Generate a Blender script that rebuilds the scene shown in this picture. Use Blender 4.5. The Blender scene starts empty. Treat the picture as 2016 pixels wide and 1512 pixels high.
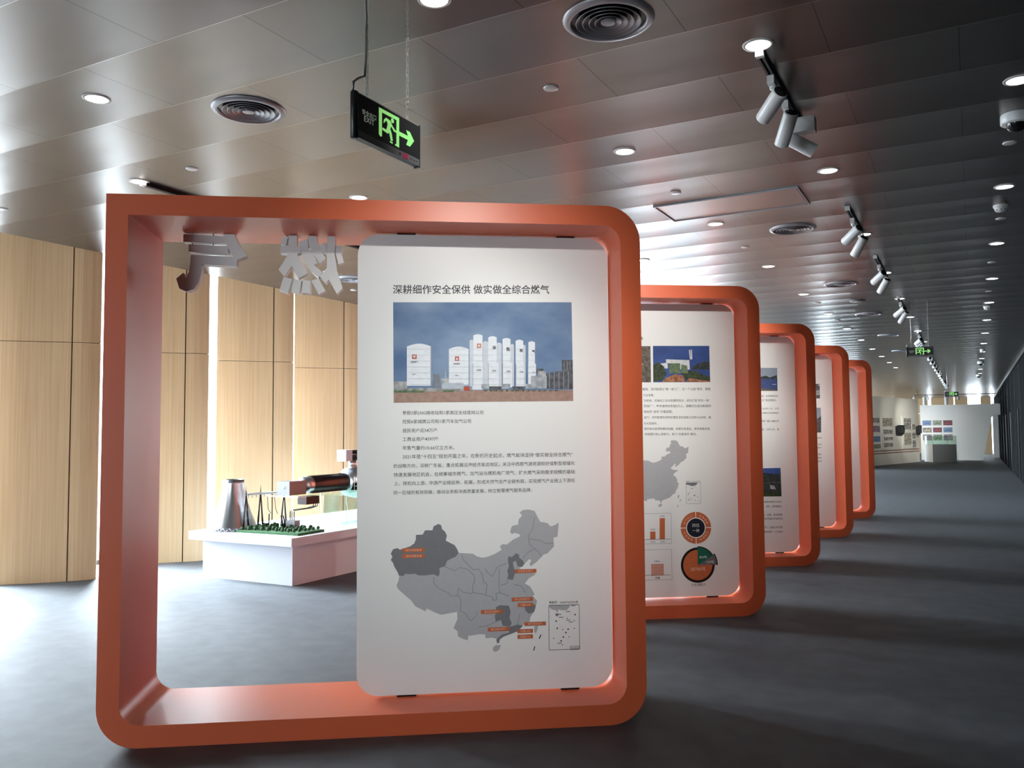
import bpy, bmesh, math, random
from mathutils import Vector, Matrix
random.seed(7)
scn = bpy.context.scene
COL = scn.collection
PI = math.pi

# ---------------------------------------------------------------- camera
YAW, PITCH, ROLL = 0.4976259190443334, 0.05671186035155225, -0.007065057902079085
def cam_axes():
    cp, sp = math.cos(PITCH), math.sin(PITCH)
    fwd = Vector((-math.sin(YAW)*cp, math.cos(YAW)*cp, sp))
    right = Vector((math.cos(YAW), math.sin(YAW), 0))
    up = right.cross(fwd)
    r2 = right*math.cos(ROLL) + up*math.sin(ROLL)
    u2 = up*math.cos(ROLL) - right*math.sin(ROLL)
    return r2, u2, fwd
cam_data = bpy.data.cameras.new('camera')
cam = bpy.data.objects.new('camera', cam_data); COL.objects.link(cam)
cam_data.sensor_width = 36.0
cam_data.lens = 36.0*1665.603/2016.0
cam_data.clip_start, cam_data.clip_end = 0.05, 300
r_, u_, f_ = cam_axes()
cam.matrix_world = Matrix(((r_.x, u_.x, -f_.x, 0.0), (r_.y, u_.y, -f_.y, 0.0), (r_.z, u_.z, -f_.z, 1.5), (0, 0, 0, 1)))
scn.camera = cam

# ---------------------------------------------------------------- exposure, sky, daylight, frontal fill
scn.view_settings.view_transform = 'Standard'
scn.view_settings.look = 'None'
scn.view_settings.exposure = 0.0
scn.view_settings.gamma = 1.0
scn.view_settings.use_curve_mapping = False

W = bpy.data.worlds.new('sky'); scn.world = W; W.use_nodes = True
W.node_tree.nodes['Background'].inputs[0].default_value = (0.86, 0.94, 1.0, 1)
W.node_tree.nodes['Background'].inputs[1].default_value = 9.5

H = 3.4                       # ceiling height
PITCH_Y, E0 = 1.45, 5.725      # rhythm of the slanted wood wall along the hall
KMIN, KMAX = -1, 34
def area(name, loc, rot, sx, sy, power, color):
    d = bpy.data.lights.new(name, 'AREA'); d.shape = 'RECTANGLE'; d.size = sx; d.size_y = sy
    d.energy = power; d.color = color
    o = bpy.data.objects.new(name, d); COL.objects.link(o); o.location = loc; o.rotation_euler = rot
    return o
DAY = 900.0
OPEN = range(12, 21)          # bays left without fins, hidden behind the row of frames
for k in range(KMIN, 24):     # daylight falling in from the sky outside the glazing, one light at each gap of the wall
    if k in OPEN:
        area('window_daylight', (-9.3, E0 + PITCH_Y*k - 0.7, 1.85), (0, math.radians(-80), 0), 3.1, 1.4, 230.0, (0.84, 0.93, 1.0))
    else:
        d = area('window_daylight', (-10.5, E0 + PITCH_Y*k - 1.10, 2.2), (0, math.radians(-50), 0), 3.2, 1.0, DAY if k >= 1 else DAY*(0.6 if k == 0 else 0.1), (0.84, 0.93, 1.0))
        d.data.spread = math.radians(100)
area('window_daylight', (-7.5, 59.2, 1.8), (math.radians(-90), 0, 0), 2.4, 3.2, 700.0, (0.84, 0.93, 1.0))
area('window_daylight', (0.7, 58.6, 2.9), (math.radians(-90), 0, 0), 0.8, 1.6, 60.0, (0.84, 0.93, 1.0))
area('window_daylight', (-4.5, -7.25, 1.6), (math.radians(90), 0, 0), 4.0, 2.7, 120.0, (0.93, 0.96, 1.0))   # added frontal fill on the frames, shining through an invented glass front
# outlines of the lettering, prints and maps, in metres on their boards (x right, z up)
LET_QI=[[(0.4823,2.5938),(0.5405,2.5961),(0.5597,2.5401),(0.6083,2.4652),(0.5555,2.4421),(0.5179,2.4895),(0.4962,2.5361)],[(0.2746,2.5796),(0.5037,2.5705),(0.5031,2.5351),(0.3407,2.5358),(0.2753,2.5361)],[(0.3032,2.524),(0.507,2.5186),(0.5128,2.4756),(0.3783,2.4787),(0.3037,2.4845)],[(0.3155,2.4666),(0.5553,2.4598),(0.5532,2.4073),(0.3712,2.4154),(0.3718,2.3742),(0.3594,2.3192),(0.3338,2.2806),(0.2948,2.2664),(0.2581,2.2823),(0.2416,2.3367),(0.2777,2.3684),(0.2922,2.3402),(0.3073,2.3787),(0.3134,2.4281)]]
LET_RAN=[[(1.0375,2.5999),(1.0811,2.598),(1.0779,2.4858),(1.0875,2.402),(1.1206,2.2964),(1.0909,2.2625),(1.047,2.3428),(1.0298,2.3186),(0.9981,2.3604),(1.0358,2.4068),(1.0364,2.513)],[(1.0853,2.5279),(1.1142,2.5285),(1.1143,2.492),(1.1266,2.4373),(1.0983,2.4273),(1.0833,2.4859)],[(0.9918,2.5245),(1.0188,2.5474),(1.034,2.5409),(1.0355,2.4738),(1.0191,2.4847)],[(0.7857,2.5239),(0.8944,2.526),(0.8957,2.4853),(0.786,2.4833)],[(0.8302,2.5955),(0.8723,2.5964),(0.8786,2.471),(0.9332,2.3773),(0.8822,2.346),(0.8467,2.4149),(0.8069,2.356),(0.7771,2.3932),(0.8221,2.47),(0.8297,2.5258)],[(0.7944,2.5669),(0.8104,2.5879),(0.8267,2.5704),(0.8136,2.5267),(0.7866,2.5334)],[(0.9344,2.5977),(0.9794,2.5987),(0.9863,2.54),(1.0054,2.5057),(1.0274,2.4597),(0.9977,2.4324),(0.965,2.4781),(0.9376,2.5307)],[(0.8834,2.5492),(0.9319,2.5669),(0.9355,2.5195),(0.9595,2.4892),(0.9842,2.4338),(0.9653,2.4224),(1.0116,2.3829),(0.9901,2.3503),(0.9493,2.3887),(0.9111,2.4493),(0.8973,2.4881)],[(0.8042,2.3543),(0.8499,2.3438),(0.828,2.2648),(0.7823,2.2798)],[(0.858,2.3439),(0.9,2.3351),(0.8881,2.2628),(0.8451,2.2734)],[(0.9064,2.338),(0.9496,2.3358),(0.9447,2.2646),(0.9026,2.2669)],[(0.9523,2.3358),(0.9917,2.3475),(1.0284,2.2796),(0.9922,2.2602)]]
PIC=[('sky',[(1.3983,2.2065),(2.3804,2.2174),(2.3832,1.7227),(1.4014,1.724)]),('ground',[(1.4014,1.7293),(2.3832,1.7281),(2.3836,1.6684),(1.402,1.6615)]),('bldg',[(1.4013,1.777),(1.4739,1.777),(1.4739,1.7372),(1.4014,1.7372)]),('bldg2',[(1.614,1.8171),(1.6486,1.8171),(1.6484,1.745),(1.6139,1.745)]),('bldg',[(1.6565,1.7931),(1.6991,1.7931),(1.6989,1.745),(1.6564,1.745)]),('steel',[(1.6779,1.8519),(1.6843,1.8519),(1.684,1.745),(1.6777,1.745)]),('tankback',[(1.8111,1.7502),(1.8122,1.9991),(1.8165,2.003),(1.8208,2.0053),(1.8251,2.0054),(1.8294,2.003),(1.8337,1.9993),(1.8326,1.7502)]),('tankback',[(1.8836,1.7502),(1.8848,1.9914),(1.8908,1.9953),(1.8967,1.9977),(1.9027,1.9977),(1.9086,1.9954),(1.9145,1.9916),(1.9132,1.7502)]),('tankback',[(1.9563,1.7501),(1.9577,1.9837),(1.9639,1.9876),(1.9701,1.99),(1.9763,1.99),(1.9824,1.9877),(1.9886,1.9839),(1.9871,1.7501)]),('tankback',[(2.0347,1.7501),(2.0363,1.9771),(2.0404,1.9809),(2.0444,1.9833),(2.0484,1.9833),(2.0524,1.981),(2.0564,1.9772),(2.0548,1.7501)]),('tankback',[(2.1026,1.75),(2.1043,1.9731),(2.1076,1.9763),(2.1109,1.9783),(2.1142,1.9783),(2.1174,1.9764),(2.1207,1.9732),(2.1189,1.75)]),('tank',[(1.4723,1.7531),(1.4723,1.9662),(1.4987,1.9758),(1.5252,1.9817),(1.5517,1.9819),(1.5782,1.9762),(1.6047,1.9669),(1.6044,1.753)]),('shade',[(1.5994,1.9668),(1.6047,1.9669),(1.6044,1.753),(1.5991,1.753)]),('tank',[(1.699,1.7556),(1.6995,1.9539),(1.7209,1.9619),(1.7423,1.9669),(1.7638,1.967),(1.7852,1.9622),(1.8066,1.9544),(1.8058,1.7556)]),('tank',[(1.8314,1.7315),(1.8328,2.0289),(1.8429,2.0328),(1.853,2.0352),(1.8632,2.0353),(1.8733,2.033),(1.8834,2.0293),(1.8819,1.7314)]),('tank',[(1.8257,1.8818),(1.8837,1.8819),(1.883,1.7314),(1.825,1.7315)]),('tank',[(1.9132,1.7448),(1.9147,2.0186),(1.924,2.0225),(1.9333,2.0249),(1.9426,2.025),(1.9519,2.0227),(1.9612,2.0189),(1.9595,1.7448)]),('tank',[(1.9117,1.8793),(1.9712,1.8795),(1.9703,1.7447),(1.911,1.7448)]),('tank',[(1.9919,1.7447),(1.9936,2.0094),(2.0023,2.0133),(2.011,2.0157),(2.0197,2.0157),(2.0284,2.0134),(2.0371,2.0096),(2.0352,1.7447)]),('tank',[(1.9912,1.8795),(2.0449,1.8797),(2.0439,1.7447),(1.9903,1.7447)]),('tank',[(2.0634,1.7447),(2.0653,2.0006),(2.0738,2.0045),(2.0823,2.0069),(2.0908,2.0069),(2.0993,2.0046),(2.1078,2.0008),(2.1058,1.7446)]),('tank',[(2.0644,1.877),(2.109,1.8771),(2.108,1.7446),(2.0634,1.7447)]),('tank',[(2.1342,1.7608),(2.1361,1.9928),(2.1436,1.9961),(2.151,1.9981),(2.1585,1.9981),(2.1659,1.9962),(2.1733,1.993),(2.1713,1.7608)]),('tank',[(2.1341,1.8745),(2.1772,1.8746),(2.1762,1.7608),(2.1331,1.7608)]),('dark',[(2.3217,1.8956),(2.3835,1.8958),(2.3828,1.8369),(2.3211,1.8368)]),('dark',[(2.2352,1.8204),(2.3056,1.8341),(2.3834,1.838),(2.3833,1.7335),(2.2345,1.7364)]),('steel',[(2.1493,1.8068),(2.2368,1.8069),(2.2361,1.7391),(2.1487,1.7392)]),('dark',[(2.1797,1.8475),(2.218,1.8475),(2.2177,1.8204),(2.1794,1.8204)]),('bldg',[(2.1878,1.8339),(2.2315,1.834),(2.2313,1.8042),(2.1875,1.8041)]),('fence',[(1.4014,1.7399),(1.6564,1.7423),(1.8272,1.7395),(1.8271,1.7234),(1.4014,1.7213)]),('green',[(1.4014,1.7282),(1.5662,1.728),(1.5662,1.7158),(1.4014,1.716)]),('green',[(1.6643,1.73),(1.7255,1.73),(1.7255,1.7182),(1.6643,1.7183)]),('billboard',[(1.6628,1.769),(1.7802,1.769),(1.78,1.7369),(1.6627,1.737)]),('red',[(1.779,1.7476),(1.8101,1.7502),(1.811,1.7261),(1.78,1.7262)]),('steel',[(1.8756,1.7636),(1.9186,1.7636),(1.9185,1.7367),(1.8755,1.7368)]),('steel',[(1.9888,1.7636),(2.0348,1.7636),(2.0346,1.7366),(1.9886,1.7367)]),('steel',[(2.119,1.7635),(2.1626,1.7635),(2.1623,1.7365),(2.1188,1.7365)]),('dark',[(1.9186,1.7502),(1.9833,1.7501),(1.9832,1.7286),(1.9185,1.7287)]),('dark',[(2.0483,1.7501),(2.108,1.75),(2.1078,1.7284),(2.0481,1.7285)]),('yellow',[(1.8835,1.7298),(2.321,1.7293),(2.321,1.7228),(1.8835,1.7233)]),('logo',[(1.5003,1.9236),(1.5251,1.9237),(1.5251,1.8986),(1.5003,1.8985)]),('logo',[(1.7315,1.9132),(1.7545,1.9133),(1.7544,1.8875),(1.7314,1.8874)]),('logo2',[(1.8525,1.9843),(1.8756,1.9844),(1.8755,1.9601),(1.8523,1.96)]),('white',[(1.5061,1.9167),(1.5188,1.9167),(1.5188,1.9061),(1.5061,1.906)]),('white',[(1.7373,1.9057),(1.7486,1.9057),(1.7485,1.8939),(1.7373,1.8939)]),('white',[(1.8578,1.9778),(1.8697,1.9779),(1.8696,1.9665),(1.8578,1.9665)]),('dark',[(1.8916,1.7308),(1.9034,1.7308),(1.9033,1.7222),(1.8915,1.7223)]),('dark',[(1.9212,1.7308),(1.933,1.7308),(1.933,1.7222),(1.9211,1.7222)]),('dark',[(1.9508,1.7308),(1.9627,1.7308),(1.9626,1.7222),(1.9508,1.7222)]),('dark',[(1.9805,1.7307),(1.9924,1.7307),(1.9923,1.7221),(1.9804,1.7221)]),('dark',[(2.0102,1.7307),(2.0221,1.7307),(2.0221,1.7221),(2.0102,1.7221)]),('dark',[(2.04,1.7307),(2.0519,1.7307),(2.0519,1.722),(2.0399,1.7221)]),('dark',[(2.0698,1.7306),(2.0818,1.7306),(2.0817,1.722),(2.0698,1.722)]),('dark',[(2.0997,1.7306),(2.1117,1.7306),(2.1116,1.722),(2.0996,1.722)]),('dark',[(2.1296,1.7306),(2.1416,1.7306),(2.1415,1.7219),(2.1295,1.7219)]),('dark',[(2.1596,1.7305),(2.1716,1.7305),(2.1715,1.7219),(2.1595,1.7219)]),('dark',[(2.1896,1.7305),(2.2016,1.7305),(2.2015,1.7218),(2.1895,1.7218)]),('dark',[(2.2196,1.7305),(2.2317,1.7305),(2.2316,1.7218),(2.2195,1.7218)]),('dark',[(2.2497,1.7304),(2.2618,1.7304),(2.2617,1.7218),(2.2496,1.7218)]),('dark',[(2.2799,1.7304),(2.2919,1.7304),(2.2918,1.7217),(2.2798,1.7217)]),('shade',[(2.2506,1.8259),(2.2539,1.8259),(2.2531,1.7364),(2.2498,1.7364)]),('shade',[(2.277,1.8275),(2.2803,1.8275),(2.2794,1.7364),(2.2761,1.7364)]),('shade',[(2.3034,1.8292),(2.3067,1.8292),(2.3057,1.7363),(2.3024,1.7363)]),('shade',[(2.3298,1.8309),(2.3331,1.8309),(2.3321,1.7363),(2.3288,1.7363)]),('shade',[(2.3563,1.8325),(2.3596,1.8325),(2.3585,1.7363),(2.3552,1.7363)]),('shade',[(2.3337,1.8886),(2.3359,1.8886),(2.3354,1.8396),(2.3332,1.8396)]),('shade',[(2.3503,1.8886),(2.3525,1.8887),(2.3519,1.8396),(2.3497,1.8396)]),('shade',[(2.3668,1.8887),(2.369,1.8887),(2.3685,1.8396),(2.3663,1.8396)]),('shade',[(1.8278,1.8764),(1.831,1.8764),(1.8304,1.7502),(1.8272,1.7502)]),('shade',[(1.9123,1.8766),(1.9155,1.8766),(1.9148,1.7502),(1.9116,1.7502)]),('shade',[(1.9912,1.8768),(1.9944,1.8768),(1.9936,1.7501),(1.9903,1.7501)]),('shade',[(2.0644,1.877),(2.0677,1.877),(2.0667,1.7501),(2.0635,1.7501)]),('line',[(1.4723,1.9529),(1.6047,1.9535),(1.6047,1.9519),(1.4723,1.9513)]),('line',[(1.6995,1.9539),(1.8066,1.9544),(1.8066,1.9528),(1.6995,1.9523)]),('line',[(1.8324,1.9545),(1.883,1.9547),(1.883,1.9531),(1.8324,1.9529)]),('line',[(1.9143,1.9549),(1.9608,1.9551),(1.9608,1.9535),(1.9143,1.9532)]),('line',[(1.9933,1.9552),(2.0367,1.9554),(2.0367,1.9538),(1.9933,1.9536)]),('line',[(2.065,1.9556),(2.1074,1.9557),(2.1074,1.9541),(2.065,1.9539)]),('line',[(2.1358,1.9559),(2.173,1.956),(2.173,1.9544),(2.1358,1.9542)]),('line',[(1.4723,1.9208),(1.6047,1.9213),(1.6047,1.9197),(1.4723,1.9192)]),('line',[(1.6994,1.9217),(1.8065,1.9221),(1.8065,1.9205),(1.6994,1.9201)]),('line',[(1.8323,1.9222),(1.8829,1.9224),(1.8828,1.9207),(1.8323,1.9206)]),('line',[(1.9141,1.9225),(1.9606,1.9226),(1.9606,1.921),(1.9141,1.9209)]),('line',[(1.9931,1.9228),(2.0365,1.9229),(2.0365,1.9213),(1.9931,1.9211)]),('line',[(2.0647,1.923),(2.1072,1.9232),(2.1072,1.9216),(2.0647,1.9214)]),('line',[(2.1356,1.9233),(2.1727,1.9234),(2.1727,1.9218),(2.1355,1.9217)]),('line',[(1.4723,1.8888),(1.6046,1.8892),(1.6046,1.8876),(1.4723,1.8872)]),('line',[(1.6994,1.8895),(1.8064,1.8898),(1.8064,1.8882),(1.6994,1.8879)]),('line',[(1.8321,1.8899),(1.8827,1.89),(1.8827,1.8884),(1.8321,1.8883)]),('line',[(1.914,1.8901),(1.9604,1.8902),(1.9604,1.8886),(1.9139,1.8885)]),('line',[(1.9929,1.8903),(2.0362,1.8905),(2.0362,1.8888),(1.9929,1.8887)]),('line',[(2.0645,1.8905),(2.1069,1.8907),(2.1069,1.889),(2.0645,1.8889)]),('line',[(2.1353,1.8908),(2.1724,1.8909),(2.1724,1.8892),(2.1353,1.8891)]),('line',[(1.4723,1.8569),(1.6046,1.8571),(1.6046,1.8555),(1.4723,1.8553)]),('line',[(1.6993,1.8573),(1.8062,1.8576),(1.8062,1.8559),(1.6993,1.8557)]),('line',[(1.832,1.8576),(1.8825,1.8577),(1.8825,1.8561),(1.832,1.856)]),('line',[(1.9138,1.8578),(1.9602,1.8579),(1.9602,1.8563),(1.9138,1.8562)]),('line',[(1.9927,1.8579),(2.036,1.858),(2.036,1.8564),(1.9927,1.8563)]),('line',[(2.0643,1.8581),(2.1067,1.8582),(2.1067,1.8565),(2.0642,1.8565)]),('line',[(2.135,1.8582),(2.1721,1.8583),(2.1721,1.8567),(2.135,1.8566)]),('line',[(1.4723,1.8249),(1.6045,1.8251),(1.6045,1.8235),(1.4723,1.8233)]),('line',[(1.6992,1.8252),(1.8061,1.8253),(1.8061,1.8237),(1.6992,1.8236)]),('line',[(1.8318,1.8254),(1.8824,1.8254),(1.8824,1.8238),(1.8318,1.8237)]),('line',[(1.9136,1.8255),(1.96,1.8255),(1.96,1.8239),(1.9136,1.8238)]),('line',[(1.9925,1.8256),(2.0358,1.8256),(2.0358,1.824),(1.9924,1.8239)]),('line',[(2.064,1.8256),(2.1064,1.8257),(2.1064,1.8241),(2.064,1.824)]),('line',[(2.1348,1.8257),(2.1719,1.8258),(2.1718,1.8242),(2.1347,1.8241)]),('line',[(1.4723,1.793),(1.6045,1.793),(1.6045,1.7914),(1.4723,1.7914)]),('line',[(1.6991,1.7931),(1.806,1.7931),(1.806,1.7915),(1.6991,1.7915)]),('line',[(1.8317,1.7931),(1.8822,1.7932),(1.8822,1.7915),(1.8317,1.7915)]),('line',[(1.9134,1.7932),(1.9598,1.7932),(1.9598,1.7916),(1.9134,1.7916)]),('line',[(1.9922,1.7932),(2.0356,1.7932),(2.0356,1.7916),(1.9922,1.7916)]),('line',[(2.0638,1.7932),(2.1062,1.7933),(2.1062,1.7916),(2.0638,1.7916)]),('line',[(2.1345,1.7933),(2.1716,1.7933),(2.1716,1.7917),(2.1345,1.7916)]),('line',[(1.4723,1.7611),(1.6044,1.761),(1.6044,1.7594),(1.4723,1.7595)]),('line',[(1.699,1.761),(1.8058,1.761),(1.8058,1.7593),(1.699,1.7594)]),('line',[(1.8316,1.7609),(1.882,1.7609),(1.882,1.7593),(1.8315,1.7593)]),('line',[(1.9132,1.7609),(1.9596,1.7609),(1.9596,1.7593),(1.9132,1.7593)]),('line',[(1.992,1.7609),(2.0353,1.7609),(2.0353,1.7592),(1.992,1.7593)]),('line',[(2.0635,1.7609),(2.1059,1.7608),(2.1059,1.7592),(2.0635,1.7592)]),('line',[(2.1342,1.7608),(2.1713,1.7608),(2.1713,1.7592),(2.1342,1.7592)])]
PICTXT=[('深',[(1.937,1.955),(1.9565,1.9551)]),('能',[(2.0144,1.9472),(2.0345,1.9473)]),('燃',[(2.0866,1.9394),(2.1057,1.9395)]),('气',[(2.1548,1.9342),(2.1739,1.9343)]),('深能燃气',[(1.4924,1.8793),(1.5304,1.8794)]),('深能燃气',[(1.7249,1.8703),(1.7591,1.8703)]),('LNG',[(1.8501,1.8345),(1.8749,1.8346)]),('LNG',[(1.9352,1.832),(1.9557,1.832)]),('LNG',[(2.0136,1.8294),(2.0337,1.8294)]),('LNG',[(2.0868,1.8268),(2.1064,1.8268)]),('LNG',[(2.1555,1.8241),(2.1729,1.8242)]),('LNG',[(1.5018,1.8122),(1.5177,1.8122)]),('LNG',[(1.7327,1.8059),(1.7498,1.806)])]
BODY=[('深耕细作安全保供 做实做全综合燃气',[(1.3971,2.2568),(2.2559,2.2674)]),('参股3家LNG接收站和1家高压支线管网公司',[(1.4492,1.5986),(1.8855,1.5987)]),('控股6家城燃公司和1家汽车加气公司',[(1.4492,1.5515),(1.8183,1.5521)]),('居民用户近54万户',[(1.4492,1.5024),(1.6331,1.5043)]),('工商业用户4597户',[(1.4492,1.456),(1.6383,1.4576)]),('年售气量约10.66亿立方米。',[(1.4493,1.4097),(1.7272,1.4092)]),('2021年是“十四五”规划开篇之年，在新的历史起点，燃气板块坚持“做实做全综合燃气”',[(1.4493,1.3623),(2.3775,1.3653)]),('的战略方向，深耕广东省，重点拓展沿海经济发达地区，关注中西部气源资源较好或新型城镇化',[(1.4023,1.3135),(2.3879,1.3184)]),('快速发展地区机会，在统筹城市燃气、加气站与燃机电厂用气、扩大燃气采购需求规模的基础',[(1.4023,1.2663),(2.3885,1.271)]),('上，择机向上游、中游产业链延伸、拓展，形成天然气全产业链布局，实现燃气产业链上下游在',[(1.4044,1.2202),(2.3879,1.2243)]),('同一区域的有效衔接，推动业务板块高质量发展，树立智慧燃气服务品牌。',[(1.4024,1.171),(2.1494,1.1754)])]
MAP=[('land',[(1.52,0.954),(1.5565,0.9551),(1.5687,0.9773),(1.6083,0.9765),(1.6144,0.9976),(1.6407,1.0105),(1.6554,1.0029),(1.6602,0.9815),(1.6755,0.969),(1.6859,0.9475),(1.6797,0.9202),(1.7274,0.8948),(1.7408,0.8732),(1.7487,0.8536),(1.8256,0.8469),(1.8501,0.8311),(1.881,0.8242),(1.9057,0.8297),(1.9461,0.844),(1.9803,0.8646),(1.9711,0.8832),(1.9867,0.8951),(2.0085,0.8916),(2.0398,0.9154),(2.0836,0.936),(2.0775,0.9465),(2.0525,0.9532),(2.0369,0.9474),(2.0276,0.9586),(2.034,0.9831),(2.0435,0.9933),(2.0716,0.9977),(2.0749,1.0254),(2.0939,1.0466),(2.0802,1.0622),(2.0972,1.0761),(2.1286,1.0786),(2.1631,1.07),(2.1767,1.042),(2.194,1.0107),(2.2317,1.0038),(2.2505,0.9849),(2.2726,0.9907),(2.2949,1.0045),(2.2933,0.9779),(2.2878,0.9285),(2.2656,0.9228),(2.2683,0.8765),(2.2301,0.8373),(2.2113,0.8347),(2.1732,0.7957),(2.1386,0.772),(2.1325,0.7844),(2.142,0.8026),(2.1327,0.812),(2.1075,0.7881),(2.0917,0.7701),(2.0761,0.7644),(2.0978,0.7455),(2.1664,0.7333),(2.1601,0.7255),(2.1287,0.7079),(2.1066,0.681),(2.1346,0.6649),(2.1592,0.6214),(2.1498,0.6126),(2.1726,0.5844),(2.1649,0.5572),(2.1584,0.5329),(2.1363,0.5032),(2.1299,0.473),(2.0706,0.4506),(2.0331,0.4155),(1.9897,0.4019),(1.9526,0.3911),(1.9249,0.3981),(1.8911,0.3962),(1.8881,0.4175),(1.8574,0.4185),(1.7991,0.4115),(1.796,0.3887),(1.7685,0.3975),(1.7441,0.4104),(1.7412,0.4376),(1.7199,0.4564),(1.726,0.4712),(1.7414,0.5038),(1.7385,0.5401),(1.7018,0.5352),(1.6531,0.5278),(1.6288,0.5376),(1.5772,0.5632),(1.5712,0.5484),(1.5167,0.5771),(1.4956,0.6078),(1.4534,0.645),(1.4262,0.6698),(1.4172,0.6881),(1.4262,0.7089),(1.4322,0.7358),(1.4262,0.754),(1.4051,0.7906),(1.399,0.8088),(1.387,0.8242),(1.396,0.842),(1.3869,0.8573),(1.399,0.8811),(1.4231,0.8866),(1.4352,0.8773),(1.4896,0.8941),(1.5109,0.9088),(1.52,0.9298)]),('dland',[(1.52,0.954),(1.5565,0.9551),(1.5687,0.9773),(1.6083,0.9765),(1.6144,0.9976),(1.6407,1.0105),(1.6554,1.0029),(1.6602,0.9815),(1.6755,0.969),(1.6859,0.9475),(1.6797,0.9202),(1.7274,0.8948),(1.7408,0.8732),(1.7487,0.8536),(1.7333,0.8339),(1.6873,0.8138),(1.675,0.7838),(1.6445,0.7755),(1.6475,0.7542),(1.6413,0.7302),(1.614,0.743),(1.5684,0.7382),(1.535,0.739),(1.5168,0.7486),(1.4836,0.7464),(1.4654,0.7499),(1.4533,0.7382),(1.4292,0.7419),(1.4262,0.754),(1.4051,0.7906),(1.399,0.8088),(1.387,0.8242),(1.396,0.842),(1.3869,0.8573),(1.399,0.8811),(1.4231,0.8866),(1.4352,0.8773),(1.4896,0.8941),(1.5109,0.9088),(1.52,0.9298)]),('dland',[(2.0205,0.83),(2.036,0.8235),(2.0611,0.8444),(2.0766,0.8348),(2.0765,0.8195),(2.0982,0.8036),(2.1043,0.7851),(2.0917,0.7701),(2.0668,0.7738),(2.062,0.7923),(2.0577,0.8046),(2.0421,0.7958),(2.045,0.7744),(2.0541,0.7436),(2.0414,0.7011),(2.0103,0.7081),(2.0167,0.7323),(2.0106,0.7508),(2.0201,0.775),(2.0142,0.8118)]),('dland',[(1.9475,0.5578),(1.9692,0.5693),(2.0187,0.5647),(2.0277,0.531),(2.0213,0.5008),(2.0335,0.4701),(2.021,0.4523),(1.9839,0.4596),(1.9748,0.4902),(1.947,0.482),(1.941,0.5155),(1.9534,0.5273)]),('dland',[(2.021,0.4523),(2.0645,0.463),(2.0955,0.4559),(2.0642,0.4266),(2.0331,0.4155),(1.9897,0.4019),(1.968,0.3875),(1.9648,0.3695),(1.9525,0.3669),(1.9495,0.3881),(1.9774,0.4114),(2.0177,0.4221)]),('dland',[(2.1086,0.5345),(2.1025,0.5591),(2.1588,0.5695),(2.1649,0.5572),(2.1553,0.527),(2.1271,0.5187)]),('land',[(1.9308,0.3466),(1.9463,0.3581),(1.974,0.3571),(1.9646,0.3332),(1.946,0.3219),(1.9307,0.3285)]),('land',[(2.1546,0.4478),(2.1734,0.4593),(2.1764,0.441),(2.1636,0.411),(2.1562,0.4234)]),('ink',[(2.179,0.3843),(2.1898,0.4058),(2.1948,0.4038),(2.1846,0.3823)]),('ink',[(2.1485,0.3217),(2.1556,0.3445),(2.1605,0.3431),(2.1541,0.3202)])]
BORD=[[(1.672,0.7838),(1.7269,0.7582),(1.7546,0.7757),(1.7945,0.7655),(1.8312,0.7312),(1.8342,0.7068),(1.8217,0.6707),(1.8246,0.6403)],[(1.617,0.7308),(1.6139,0.7007),(1.6351,0.6699),(1.696,0.641),(1.7021,0.6257),(1.7387,0.6246),(1.7481,0.6667),(1.7694,0.6449),(1.8123,0.6346),(1.8246,0.6403),(1.88,0.6296),(1.9292,0.613),(1.9353,0.5946),(1.9539,0.6001),(1.9479,0.6307),(1.9696,0.6361),(2.019,0.6164)],[(1.7479,0.6304),(1.7601,0.5998),(1.7568,0.5456),(1.7813,0.5327),(1.8117,0.4895),(1.8425,0.5187),(1.8487,0.5366)],[(1.8545,0.4579),(1.8914,0.4597),(1.9284,0.4735),(1.947,0.482)],[(1.764,0.8423),(1.7762,0.8116),(1.8252,0.7617),(1.856,0.7639),(1.8744,0.7361),(1.8834,0.6933),(1.9018,0.6806),(1.8923,0.6292)],[(1.893,0.766),(1.9022,0.7445),(1.9299,0.7224),(1.9549,0.7705),(2.0109,0.7936)],[(1.9673,0.7641),(1.9636,0.6728),(1.9696,0.6361)],[(1.9698,0.6726),(2.0102,0.6837),(2.0134,0.7049)],[(2.0474,0.6765),(2.0847,0.6694),(2.1093,0.6321)],[(2.1628,1.036),(2.1497,0.9684),(2.1275,0.9381),(2.1304,0.9196),(2.1868,0.9122),(2.2244,0.8929),(2.2653,0.892)],[(2.1304,0.9196),(2.1333,0.8888),(2.1613,0.8666),(2.1236,0.846),(2.0983,0.8159)],[(2.1613,0.8666),(2.1862,0.8445),(2.1986,0.8196)],[(2.0773,0.5203),(2.0645,0.463)]]
TAGS=[('克州华辰能源',[(1.4485,0.8631),(1.5667,0.8845)]),('克州华辰车用',[(1.4485,0.8317),(1.5667,0.853)]),('赵县亚太燃气',[(2.051,0.7369),(2.1698,0.7577)]),('舟山深能燃气',[(2.0331,0.5868),(2.1497,0.6077)]),('六横LNG',[(2.0664,0.5565),(2.1495,0.5772)]),('衡东亚太燃气',[(1.8671,0.5258),(1.9845,0.5463)]),('惠州城市燃气',[(1.9036,0.4314),(2.0198,0.4523)]),('潮州深能燃气',[(2.1017,0.4544),(2.2192,0.4743)]),('大鹏LNG',[(2.0641,0.4168),(2.1483,0.4377)]),('迭福LNG',[(2.0639,0.3871),(2.148,0.4085)])]
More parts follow.
